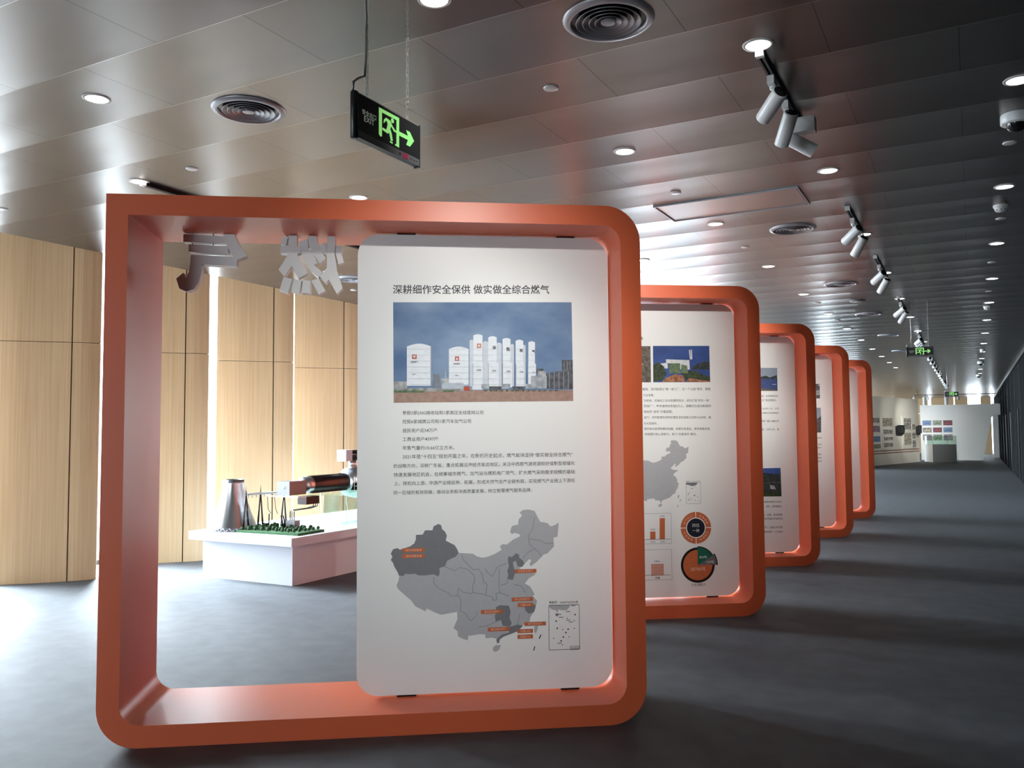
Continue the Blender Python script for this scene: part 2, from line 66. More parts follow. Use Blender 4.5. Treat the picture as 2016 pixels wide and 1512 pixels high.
INSET={'box':[(2.2359,0.3215),(2.4038,0.559)],'title':[(2.2383,0.5696),(2.3976,0.5672)],'corner':[(2.3518,0.3184),(2.4006,0.3374)],'coast':[(2.2394,0.5628),(2.347,0.5595),(2.3532,0.5514),(2.334,0.5305),(2.3026,0.5315),(2.2901,0.538),(2.2836,0.5168),(2.2762,0.5323),(2.2555,0.536),(2.2399,0.5487)],'isle':[(2.271,0.5141),(2.2898,0.5154),(2.2846,0.4984),(2.274,0.5036)],'dots':[(2.381,0.5057),(2.3373,0.4875),(2.2756,0.4743),(2.3763,0.4734),(2.2815,0.4356),(2.3122,0.4291),(2.3417,0.4293),(2.3752,0.4318),(2.329,0.4114),(2.2609,0.3827),(2.3143,0.3881),(2.3457,0.3882),(2.3021,0.3678),(2.3088,0.3468)],'marks':[(2.2929,0.5091),(2.3421,0.5229),(2.3034,0.4935),(2.3429,0.4769),(2.3573,0.4667),(2.2944,0.3559),(2.3709,0.5539)]}
S2PIC=[('deep',[(1.87,2.2191),(2.3636,2.2215),(2.3651,1.9121),(1.8678,1.9102)]),('white',[(1.9804,2.1059),(2.1851,2.0998),(2.1885,2.019),(2.0088,2.0235),(2.0047,2.072),(1.9828,2.072)]),('white',[(1.9271,2.0699),(1.9948,2.0769),(1.996,2.0284),(1.9542,2.0283)]),('green',[(2.0047,2.072),(2.1045,2.0723),(2.1078,1.9849),(2.0081,1.9848)]),('white',[(2.1837,2.1845),(2.1949,2.1895),(2.2003,2.1066),(2.1902,2.1066)]),('white',[(2.2019,2.1895),(2.21,2.1915),(2.2124,2.1115),(2.2001,2.0998)]),('tree',[(1.8704,2.062),(1.9153,2.0815),(1.9644,2.0428),(1.9831,1.975),(1.9424,1.9218),(1.8679,1.9169)]),('hill',[(2.209,2.0385),(2.2648,2.0727),(2.3609,2.0925),(2.3644,2.0193),(2.2086,2.019)]),('brick',[(1.9422,1.9121),(1.9826,1.9508),(2.0628,1.98),(2.1325,1.9655),(2.1415,1.914)]),('tree',[(2.113,1.9946),(2.2235,2.0142),(2.3031,1.9753),(2.363,1.9559),(2.3642,1.9169),(2.1615,1.9169)]),('green',[(2.1143,2.0626),(2.1642,2.053),(2.1728,1.9849),(2.1129,1.9897)]),('brick',[(2.1515,1.915),(2.1821,1.9461),(2.3021,1.9286),(2.3623,1.9218),(2.3641,1.9121)]),('rock',[(1.3756,2.2147),(1.8482,2.217),(1.848,1.9102),(1.3717,1.9102)]),('bldg',[(1.7468,2.0714),(1.7814,2.0715),(1.7821,2.057),(1.7466,2.0569)])]
S2TXT=[('发电',[(1.7302,2.2726),(1.7856,2.273)]),('建造，深圳能源以“建一座工厂，还一个公园”理念，掌握',[(1.7727,1.8437),(2.3657,1.8449)]),('行业发展。',[(1.7798,1.7936),(1.8727,1.7944)]),('为样本，实施去工业化和建筑亮点，成功打造“四位一体”',[(1.783,1.7474),(2.3586,1.7477)]),('焚烧厂”，每年接待访客超5万人。该模式已成功新建项',[(1.7823,1.7012),(2.3667,1.7001)]),('地标的“深圳”方案蓝图。',[(1.7795,1.6532),(2.0319,1.6531)]),('运行，深圳能源在深圳处理生活垃圾能力达到16200吨，最',[(1.7807,1.6071),(2.3657,1.6041)]),('为大型城市。',[(1.7799,1.5553),(1.8983,1.5556)]),('链的纵向延伸和横向拓展，发展垃圾清运、渗沥液废处理，',[(1.7831,1.5112),(2.3586,1.5073)]),('持续提升核心竞争力，助力“无废城市”建设。',[(1.7863,1.4652),(2.2375,1.4628)])]
S2MAP=[('land',[(1.5928,1.3303),(1.6197,1.3311),(1.6287,1.3474),(1.6579,1.3469),(1.6624,1.3624),(1.6818,1.3719),(1.6927,1.3663),(1.6962,1.3505),(1.7075,1.3413),(1.7152,1.3255),(1.7106,1.3053),(1.7458,1.2866),(1.7556,1.2707),(1.7615,1.2562),(1.8182,1.2513),(1.8362,1.2396),(1.859,1.2346),(1.8772,1.2386),(1.907,1.2492),(1.9322,1.2643),(1.9254,1.2781),(1.9369,1.2868),(1.953,1.2843),(1.9761,1.3018),(2.0084,1.317),(2.0039,1.3247),(1.9855,1.3297),(1.974,1.3254),(1.9671,1.3337),(1.9718,1.3517),(1.9788,1.3592),(1.9995,1.3625),(2.002,1.3829),(2.016,1.3985),(2.0059,1.41),(2.0184,1.4203),(2.0416,1.4221),(2.067,1.4158),(2.077,1.3952),(2.0898,1.3721),(2.1176,1.367),(2.1315,1.353),(2.1478,1.3573),(2.1642,1.3675),(2.163,1.3479),(2.159,1.3115),(2.1426,1.3073),(2.1446,1.2731),(2.1164,1.2442),(2.1026,1.2423),(2.0745,1.2135),(2.049,1.1961),(2.0445,1.2052),(2.0515,1.2186),(2.0446,1.2256),(2.026,1.2079),(2.0144,1.1947),(2.0029,1.1905),(2.0189,1.1765),(2.0694,1.1675),(2.0648,1.1618),(2.0417,1.1488),(2.0254,1.129),(2.046,1.1171),(2.0641,1.085),(2.0572,1.0785),(2.074,1.0577),(2.0683,1.0377),(2.0636,1.0198),(2.0473,0.9979),(2.0425,0.9756),(1.9988,0.9591),(1.9712,0.9332),(1.9392,0.9232),(1.9118,0.9152),(1.8914,0.9204),(1.8665,0.919),(1.8642,0.9347),(1.8416,0.9354),(1.7986,0.9302),(1.7963,0.9134),(1.7761,0.9199),(1.7581,0.9294),(1.7559,0.9495),(1.7402,0.9634),(1.7447,0.9743),(1.7561,0.9983),(1.7539,1.0251),(1.7269,1.0215),(1.691,1.016),(1.673,1.0232),(1.635,1.0421),(1.6306,1.0312),(1.5904,1.0524),(1.5748,1.075),(1.5437,1.1024),(1.5237,1.1207),(1.517,1.1342),(1.5237,1.1495),(1.5281,1.1694),(1.5237,1.1828),(1.5081,1.2098),(1.5036,1.2232),(1.4948,1.2346),(1.5014,1.2477),(1.4947,1.259),(1.5036,1.2765),(1.5214,1.2806),(1.5303,1.2737),(1.5704,1.2861),(1.5861,1.2969),(1.5928,1.3124)]),('dland',[(1.5928,1.3303),(1.6197,1.3311),(1.6287,1.3474),(1.6579,1.3469),(1.6624,1.3624),(1.6818,1.3719),(1.6927,1.3663),(1.6962,1.3505),(1.7075,1.3413),(1.7152,1.3255),(1.7106,1.3053),(1.7458,1.2866),(1.7556,1.2707),(1.7615,1.2562),(1.7501,1.2417),(1.7162,1.2269),(1.7071,1.2048),(1.6846,1.1986),(1.6868,1.1829),(1.6823,1.1652),(1.6621,1.1747),(1.6285,1.1711),(1.6039,1.1717),(1.5905,1.1788),(1.566,1.1772),(1.5526,1.1798),(1.5436,1.1711),(1.5259,1.1739),(1.5237,1.1828),(1.5081,1.2098),(1.5036,1.2232),(1.4948,1.2346),(1.5014,1.2477),(1.4947,1.259),(1.5036,1.2765),(1.5214,1.2806),(1.5303,1.2737),(1.5704,1.2861),(1.5861,1.2969),(1.5928,1.3124)]),('dland',[(1.9619,1.2388),(1.9733,1.234),(1.9918,1.2494),(2.0032,1.2424),(2.0032,1.2311),(2.0192,1.2194),(2.0237,1.2057),(2.0144,1.1947),(1.996,1.1974),(1.9925,1.211),(1.9893,1.2201),(1.9778,1.2136),(1.9799,1.1978),(1.9866,1.1751),(1.9773,1.1438),(1.9543,1.1489),(1.9591,1.1668),(1.9546,1.1804),(1.9616,1.1983),(1.9572,1.2254)]),('dland',[(1.908,1.0381),(1.924,1.0466),(1.9605,1.0432),(1.9672,1.0184),(1.9625,0.9961),(1.9715,0.9735),(1.9622,0.9603),(1.9349,0.9657),(1.9282,0.9883),(1.9077,0.9822),(1.9032,1.0069),(1.9124,1.0156)]),('dland',[(1.9622,0.9603),(1.9943,0.9682),(2.0172,0.963),(1.9941,0.9414),(1.9712,0.9332),(1.9392,0.9232),(1.9232,0.9126),(1.9208,0.8993),(1.9117,0.8974),(1.9095,0.913),(1.9301,0.9302),(1.9598,0.9381)]),('dland',[(2.0268,1.0209),(2.0223,1.0391),(2.0638,1.0468),(2.0683,1.0377),(2.0613,1.0154),(2.0405,1.0093)]),('land',[(1.8957,0.8824),(1.9072,0.8909),(1.9276,0.8901),(1.9207,0.8725),(1.9069,0.8642),(1.8957,0.869)]),('land',[(2.0607,0.957),(2.0746,0.9655),(2.0768,0.952),(2.0674,0.9299),(2.0619,0.939)]),('ink',[(2.0787,0.9102),(2.0867,0.926),(2.0904,0.9246),(2.0829,0.9087)]),('ink',[(2.0563,0.864),(2.0615,0.8808),(2.0651,0.8798),(2.0604,0.8629)])]
S2INSET=[(2.137,0.888),(2.2636,1.0633)]
S2BAR=[('or',[(1.82,0.6626),(1.8656,0.6616),(1.8645,0.5965),(1.8189,0.5975)]),('or',[(1.9029,0.7723),(1.9487,0.7714),(1.9456,0.5968),(1.8998,0.5978)]),('or',[(1.8228,0.3957),(1.9316,0.3929),(1.9299,0.2981),(1.8212,0.301)])]
S2BOX=[[(1.7066,0.56),(2.0016,0.8107)],[(1.7019,0.2615),(2.0013,0.5113)]]
S2AX=[[(1.7072,0.5979),(1.9924,0.5957)],[(1.7026,0.3042),(1.987,0.2996)]]
S2DON=[(2.215,0.6856),(2.3476,0.683),(2.2949,0.684)]
S2PIE=[(2.2255,0.3755),(2.3726,0.3718),(2.2201,0.2103)]
S3PIC=[('haze',[(2.0007,2.2144),(2.3724,2.2151),(2.3711,1.9498),(1.9989,1.9503)]),('hill',[(2.1644,2.1098),(2.2346,2.1261),(2.2792,2.1045),(2.3646,2.1316),(2.3691,2.0883),(2.1637,2.0828)]),('sea',[(2.0022,2.0882),(2.3713,2.0883),(2.3712,1.953),(1.999,1.9535)]),('rock',[(1.9994,1.9696),(2.1634,1.9803),(2.3715,1.9638),(2.3711,1.9498),(1.9989,1.9503)]),('white',[(2.3111,2.0288),(2.3562,2.0288),(2.3561,2.0233),(2.3109,2.0234)]),('deep',[(1.9958,1.0657),(2.382,1.0696),(2.3856,0.9947),(1.9964,0.9997)]),('hill',[(1.9966,1.005),(2.1509,1.019),(2.3834,0.9947),(2.387,0.7458),(1.9994,0.7488)]),('rock',[(2.1593,0.907),(2.3834,0.9092),(2.3843,0.9006),(2.1613,0.8995)]),('bldg',[(2.248,0.8791),(2.3038,0.8676),(2.3251,0.8246),(2.258,0.8309)]),('tree',[(1.9968,0.8295),(2.3845,0.781),(2.387,0.7458),(1.9994,0.7488)])]
S3TXT=[('年底完成，投资新建项目',[(2.1049,1.8812),(2.3728,1.8817)]),('“十一五”规划期间，',[(2.1036,1.8316),(2.3534,1.832)]),('，2007年11月，公司',[(2.1574,1.7378),(2.3769,1.7381)]),('总装机容量及发电规模建设',[(2.1226,1.6896),(2.3779,1.6895)]),('上海另一座120MW风',[(2.1315,1.595),(2.3788,1.5947)]),('工期，九年九月，新',[(2.1404,1.4994),(2.3786,1.4989)]),('自主自建能源管理平台系统',[(2.1201,0.6788),(2.3885,0.6754)]),('发电，装机，高质量建设',[(2.13,0.6277),(2.3871,0.6243)]),('发展，运维，能源管理',[(2.1277,0.5323),(2.3902,0.5285)]),('完成投资建设中级项目',[(2.1266,0.4877),(2.3913,0.4838)]),('分公司，主要业务范围',[(2.1242,0.3903),(2.3887,0.3861)]),('项目建设情况，公司基地',[(2.123,0.3417),(2.3908,0.3372)])]
S4PIC=[('dark',[(2.161,2.1559),(2.3921,2.164),(2.3902,1.9521),(2.1608,1.9472)]),('bldg',[(2.3236,2.0648),(2.3894,2.0715),(2.3888,2.0036),(2.3245,1.997)]),('white',[(2.3603,2.1531),(2.389,2.1558),(2.3881,2.1259),(2.3812,2.1327)]),('dark',[(2.1614,1.6659),(2.3482,1.7326),(2.4001,1.7053),(2.3944,1.4619),(2.1585,1.4609)]),('haze',[(2.1599,1.8119),(2.3978,1.8205),(2.3985,1.6986),(2.3316,1.6515),(2.1582,1.6525)])]
S4TXT=[('公司发展历程的项目',[(2.1959,1.3771),(2.3976,1.3768)]),('合资建设电厂运行',[(2.1932,1.2828),(2.3949,1.2824)]),('装机容量建成投产',[(2.1919,1.2358),(2.3935,1.2352)]),('能源集团公司总部',[(2.1892,1.1403),(2.385,1.1397)]),('发展规划项目建设',[(2.1878,1.0906),(2.3892,1.0898)]),('新型城市能源服务',[(2.1864,1.0423),(2.3921,1.0413)])]
# ---------------------------------------------------------------- materials
MATS = {}
def mat(name, color, rough=0.5, metal=0.0, emit=None, estr=0.0, spec=0.5, noise=None, bump=None, coat=0.0):
    if name in MATS: return MATS[name]
    m = bpy.data.materials.new(name); m.use_nodes = True
    nt = m.node_tree; b = nt.nodes['Principled BSDF']
    b.inputs['Base Color'].default_value = (*color, 1); b.inputs['Roughness'].default_value = rough
    b.inputs['Metallic'].default_value = metal; b.inputs['Specular IOR Level'].default_value = spec
    if coat: b.inputs['Coat Weight'].default_value = coat
    if emit:
        b.inputs['Emission Color'].default_value = (*emit, 1); b.inputs['Emission Strength'].default_value = estr
    tc = nt.nodes.new('ShaderNodeTexCoord')
    if noise:   # (scale xyz, second colour, detail, lo, hi)
        mp = nt.nodes.new('ShaderNodeMapping'); mp.inputs['Scale'].default_value = noise[0]
        nt.links.new(tc.outputs['Object'], mp.inputs[0])
        n = nt.nodes.new('ShaderNodeTexNoise'); n.inputs['Scale'].default_value = 1.0; n.inputs['Detail'].default_value = noise[2]
        nt.links.new(mp.outputs[0], n.inputs['Vector'])
        r = nt.nodes.new('ShaderNodeMapRange'); r.inputs[1].default_value = noise[3]; r.inputs[2].default_value = noise[4]
        nt.links.new(n.outputs['Fac'], r.inputs[0])
        mx = nt.nodes.new('ShaderNodeMix'); mx.data_type = 'RGBA'
        mx.inputs[6].default_value = (*color, 1); mx.inputs[7].default_value = (*noise[1], 1)
        nt.links.new(r.outputs[0], mx.inputs[0]); nt.links.new(mx.outputs[2], b.inputs['Base Color'])
    if bump:    # (scale, strength, distance)
        n2 = nt.nodes.new('ShaderNodeTexNoise'); n2.inputs['Scale'].default_value = bump[0]; n2.inputs['Detail'].default_value = 4
        nt.links.new(tc.outputs['Object'], n2.inputs['Vector'])
        bp = nt.nodes.new('ShaderNodeBump'); bp.inputs['Strength'].default_value = bump[1]; bp.inputs['Distance'].default_value = bump[2]
        nt.links.new(n2.outputs['Fac'], bp.inputs['Height']); nt.links.new(bp.outputs[0], b.inputs['Normal'])
    MATS[name] = m
    return m

def ceiling_material():
    m = bpy.data.materials.new('ceiling_metal_panels'); m.use_nodes = True
    nt = m.node_tree; b = nt.nodes['Principled BSDF']; N = nt.nodes.new; Lk = nt.links.new
    tc = N('ShaderNodeTexCoord')
    mp = N('ShaderNodeMapping'); mp.inputs['Location'].default_value = (0.566, -3.282, 0)
    Lk(tc.outputs['Object'], mp.inputs[0])
    br = N('ShaderNodeTexBrick'); br.offset = 0.5; br.offset_frequency = 2; br.squash = 1.0
    br.inputs['Scale'].default_value = 1.0; br.inputs['Brick Width'].default_value = 1.142
    br.inputs['Row Height'].default_value = 0.5757; br.inputs['Mortar Size'].default_value = 0.0022
    br.inputs['Mortar Smooth'].default_value = 0.0; br.inputs['Bias'].default_value = 0
    br.inputs['Color1'].default_value = (0.165, 0.149, 0.136, 1); br.inputs['Color2'].default_value = (0.178, 0.162, 0.148, 1)
    br.inputs['Mortar'].default_value = (0.05, 0.045, 0.04, 1)
    Lk(mp.outputs[0], br.inputs['Vector'])
    b.inputs['Metallic'].default_value = 0.85; b.inputs['Roughness'].default_value = 0.3
    # every panel is slightly dished along the hall, and no two hang quite alike
    sx = N('ShaderNodeSeparateXYZ'); Lk(mp.outputs[0], sx.inputs[0])
    dv = N('ShaderNodeMath'); dv.operation = 'DIVIDE'; dv.inputs[1].default_value = 0.5757; Lk(sx.outputs['Y'], dv.inputs[0])
    fr = N('ShaderNodeMath'); fr.operation = 'FRACT'; Lk(dv.outputs[0], fr.inputs[0])
    lt = N('ShaderNodeMath'); lt.operation = 'LESS_THAN'; lt.inputs[1].default_value = 0.008; Lk(fr.outputs[0], lt.inputs[0])
    mx = N('ShaderNodeMix'); mx.data_type = 'RGBA'; mx.inputs[7].default_value = (0.42, 0.39, 0.36, 1)
    Lk(lt.outputs[0], mx.inputs[0]); Lk(br.outputs['Color'], mx.inputs[6]); Lk(mx.outputs[2], b.inputs['Base Color'])
    s1 = N('ShaderNodeMath'); s1.operation = 'SUBTRACT'; s1.inputs[1].default_value = 0.5; Lk(fr.outputs[0], s1.inputs[0])
    s2 = N('ShaderNodeMath'); s2.operation = 'MULTIPLY'; Lk(s1.outputs[0], s2.inputs[0]); Lk(s1.outputs[0], s2.inputs[1])
    nm = N('ShaderNodeMapping'); nm.inputs['Scale'].default_value = (0.5, 2.2, 1); Lk(tc.outputs['Object'], nm.inputs[0])
    no = N('ShaderNodeTexNoise'); no.inputs['Scale'].default_value = 1.0; no.inputs['Detail'].default_value = 1.5; Lk(nm.outputs[0], no.inputs['Vector'])
    ad = N('ShaderNodeMath'); ad.operation = 'MULTIPLY_ADD'; ad.inputs[1].default_value = 0.4
    Lk(no.outputs['Fac'], ad.inputs[0]); Lk(s2.outputs[0], ad.inputs[2])
    bp = N('ShaderNodeBump'); bp.inputs['Strength'].default_value = 0.5; bp.inputs['Distance'].default_value = 0.031
    Lk(ad.outputs[0], bp.inputs['Height']); Lk(bp.outputs[0], b.inputs['Normal'])
    return m

def glass(name, tint, mixf=0.12):
    m = bpy.data.materials.new(name); m.use_nodes = True
    nt = m.node_tree; nt.nodes.clear()
    o = nt.nodes.new('ShaderNodeOutputMaterial'); t = nt.nodes.new('ShaderNodeBsdfTransparent'); g = nt.nodes.new('ShaderNodeBsdfGlossy')
    t.inputs[0].default_value = (*tint, 1); g.inputs['Roughness'].default_value = 0.03
    x = nt.nodes.new('ShaderNodeMixShader'); x.inputs[0].default_value = mixf
    nt.links.new(t.outputs[0], x.inputs[1]); nt.links.new(g.outputs[0], x.inputs[2]); nt.links.new(x.outputs[0], o.inputs[0])
    MATS[name] = m; return m

M_CEIL = ceiling_material()
M_GLASS = glass('window_glass', (0.95, 0.98, 1.0), 0.05)
M_ACRYL = glass('clear_acrylic', (0.93, 1.0, 0.96), 0.14)
M_ACRYL2 = glass('frosted_pale_green_acrylic', (0.82, 0.96, 0.87), 0.3)
M_CARPET = mat('carpet', (0.046, 0.050, 0.055), 0.6, spec=0.5, noise=((6, 6, 6), (0.064, 0.069, 0.076), 6, 0.35, 0.65), bump=(420, 0.5, 0.004))
M_WOOD = mat('light_oak_veneer', (0.68, 0.48, 0.275), 0.42, noise=((55, 55, 0.9), (0.57, 0.385, 0.205), 5, 0.3, 0.7))
M_WOODEDGE = mat('dark_joint', (0.05, 0.03, 0.02), 0.7)
M_ORANGE = mat('orange_lacquer', (0.70, 0.13, 0.05), 0.36, spec=0.45)
M_PANEL = mat('white_board', (0.76, 0.76, 0.75), 0.38, spec=0.35)
M_LETTER = mat('white_letter', (0.74, 0.73, 0.71), 0.5)
M_WHITE = mat('white_paint', (0.72, 0.71, 0.68), 0.6)
M_CREAM = mat('cream_wall_paint', (0.66, 0.64, 0.57), 0.7)
M_PLINTH = mat('satin_white_laminate', (0.60, 0.62, 0.67), 0.5, spec=0.3)
M_DARKWALL = mat('dark_metal_cladding', (0.010, 0.0105, 0.011), 0.65, spec=0.0, noise=((1.2, 1.2, 0.3), (0.016, 0.017, 0.018), 3, 0.3, 0.7))
M_BLACK = mat('black_plastic', (0.012, 0.013, 0.014), 0.35)
M_BLACKM = mat('black_metal', (0.02, 0.02, 0.022), 0.45, metal=0.3)
M_GREYF = mat('grey_metal', (0.2, 0.2, 0.21), 0.35, metal=0.6)
M_WHITEM = mat('white_enamel', (0.7, 0.7, 0.7), 0.35)
M_SILVER = mat('silver', (0.62, 0.63, 0.65), 0.28, metal=1.0)
M_CHROME = mat('chain_steel', (0.5, 0.5, 0.48), 0.3, metal=1.0)
M_LAMP = mat('lamp_disc', (1, 1, 1), 0.5, emit=(1.0, 0.96, 0.9), estr=15.0)
M_SPOTLENS = mat('spot_lens', (1, 1, 1), 0.4, emit=(1.0, 0.9, 0.75), estr=4.0)
M_GREEN = mat('exit_green', (0.1, 0.4, 0.1), 0.4, emit=(0.33, 0.72, 0.22), estr=0.75)
M_PALE = mat('exit_lettering', (0.3, 0.3, 0.28), 0.5, emit=(0.6, 0.66, 0.55), estr=0.3)
M_RED = mat('red_indicator', (0.2, 0.02, 0.05), 0.4, emit=(0.6, 0.05, 0.15), estr=0.08)
M_DIFF = mat('diffuser_metal', (0.27, 0.27, 0.29), 0.38, metal=0.5)
M_RIM = mat('diffuser_rim', (0.42, 0.42, 0.45), 0.4, metal=0.4)
M_GREENB = mat('model_lawn', (0.03, 0.09, 0.035), 0.9, noise=((60, 60, 60), (0.05, 0.14, 0.05), 3, 0.3, 0.7))
M_TREE = mat('model_tree_foliage', (0.02, 0.055, 0.02), 0.9, noise=((200, 200, 200), (0.05, 0.11, 0.04), 3, 0.3, 0.7))
M_BROWNM = mat('polished_dark_machine', (0.05, 0.04, 0.04), 0.2, metal=0.7)
M_INK = mat('print_ink', (0.045, 0.045, 0.05), 0.6)
M_TAGTXT = mat('tag_lettering', (0.75, 0.5, 0.38), 0.6)
PRN = {  # inks of the printed pictures
 'sky': ((0.19, 0.27, 0.40), (0.075, 0.14, 0.27)), 'ground': ((0.36, 0.245, 0.20), (0.30, 0.19, 0.15)), 'bldg': ((0.42, 0.43, 0.44), (0.25, 0.25, 0.26)),
 'bldg2': ((0.2, 0.22, 0.25), (0.15, 0.16, 0.18)), 'steel': ((0.42, 0.45, 0.48), (0.25, 0.27, 0.3)), 'tank': ((0.70, 0.73, 0.78), (0.64, 0.68, 0.73)),
 'tankback': ((0.54, 0.58, 0.64), (0.5, 0.54, 0.6)), 'shade': ((0.30, 0.33, 0.38), (0.26, 0.28, 0.33)), 'line': ((0.55, 0.58, 0.63), (0.53, 0.56, 0.61)),
 'dark': ((0.05, 0.055, 0.07), (0.12, 0.125, 0.14)), 'fence': ((0.16, 0.17, 0.16), (0.36, 0.37, 0.36)), 'green': ((0.07, 0.12, 0.06), (0.16, 0.2, 0.12)),
 'billboard': ((0.45, 0.5, 0.55), (0.38, 0.42, 0.5)), 'red': ((0.45, 0.06, 0.035), (0.4, 0.08, 0.05)), 'yellow': ((0.45, 0.33, 0.16), (0.08, 0.07, 0.06)),
 'logo': ((0.45, 0.075, 0.05), (0.42, 0.07, 0.05)), 'logo2': ((0.55, 0.19, 0.11), (0.5, 0.17, 0.1)), 'white': ((0.62, 0.63, 0.65), (0.5, 0.52, 0.55)),
 'land': ((0.40, 0.405, 0.42), (0.385, 0.39, 0.41)), 'dland': ((0.18, 0.185, 0.2), (0.17, 0.175, 0.19)), 'ink': ((0.05, 0.05, 0.055), (0.05, 0.05, 0.055)),
 'or': ((0.50, 0.13, 0.05), (0.48, 0.125, 0.047)), 'deep': ((0.045, 0.095, 0.3), (0.02, 0.045, 0.17)), 'tree': ((0.02, 0.03, 0.018), (0.055, 0.075, 0.035)),
 'hill': ((0.02, 0.026, 0.03), (0.05, 0.06, 0.055)), 'brick': ((0.4, 0.2, 0.1), (0.22, 0.07, 0.04)), 'rock': ((0.07, 0.06, 0.05), (0.16, 0.13, 0.1)),
 'haze': ((0.28, 0.33, 0.4), (0.22, 0.27, 0.34)), 'sea': ((0.035, 0.06, 0.17), (0.05, 0.08, 0.2)), 'pgreen': ((0.012, 0.12, 0.075), (0.01, 0.11, 0.07)),
 'pgrey': ((0.14, 0.14, 0.15), (0.13, 0.13, 0.14)), 'navy': ((0.014, 0.016, 0.03), (0.012, 0.014, 0.026)), 'black': ((0.008, 0.008, 0.008), (0.01, 0.01, 0.01)),
 'sepia': ((0.5, 0.46, 0.36), (0.12, 0.10, 0.08)), 'bw': ((0.5, 0.48, 0.44), (0.03, 0.03, 0.03)), 'pblue': ((0.05, 0.14, 0.4), (0.25, 0.3, 0.3)), 'pink': ((0.42, 0.3, 0.36), (0.12, 0.1, 0.14)),
 'redc': ((0.35, 0.07, 0.05), (0.07, 0.05, 0.09)), 'olive': ((0.1, 0.14, 0.08), (0.38, 0.38, 0.3)),
}
def prn(k):
    a, b = PRN[k]
    big = k in ('sky', 'haze', 'deep')
    fine = k in ('sepia', 'bw', 'pblue', 'pink', 'redc', 'olive')
    sc = (3, 3, 5) if big else ((9, 9, 14) if fine else (40, 40, 40))
    return mat('print_'+k, a, 0.5, spec=0.3, noise=(sc, b, 4, 0.35, 0.65))

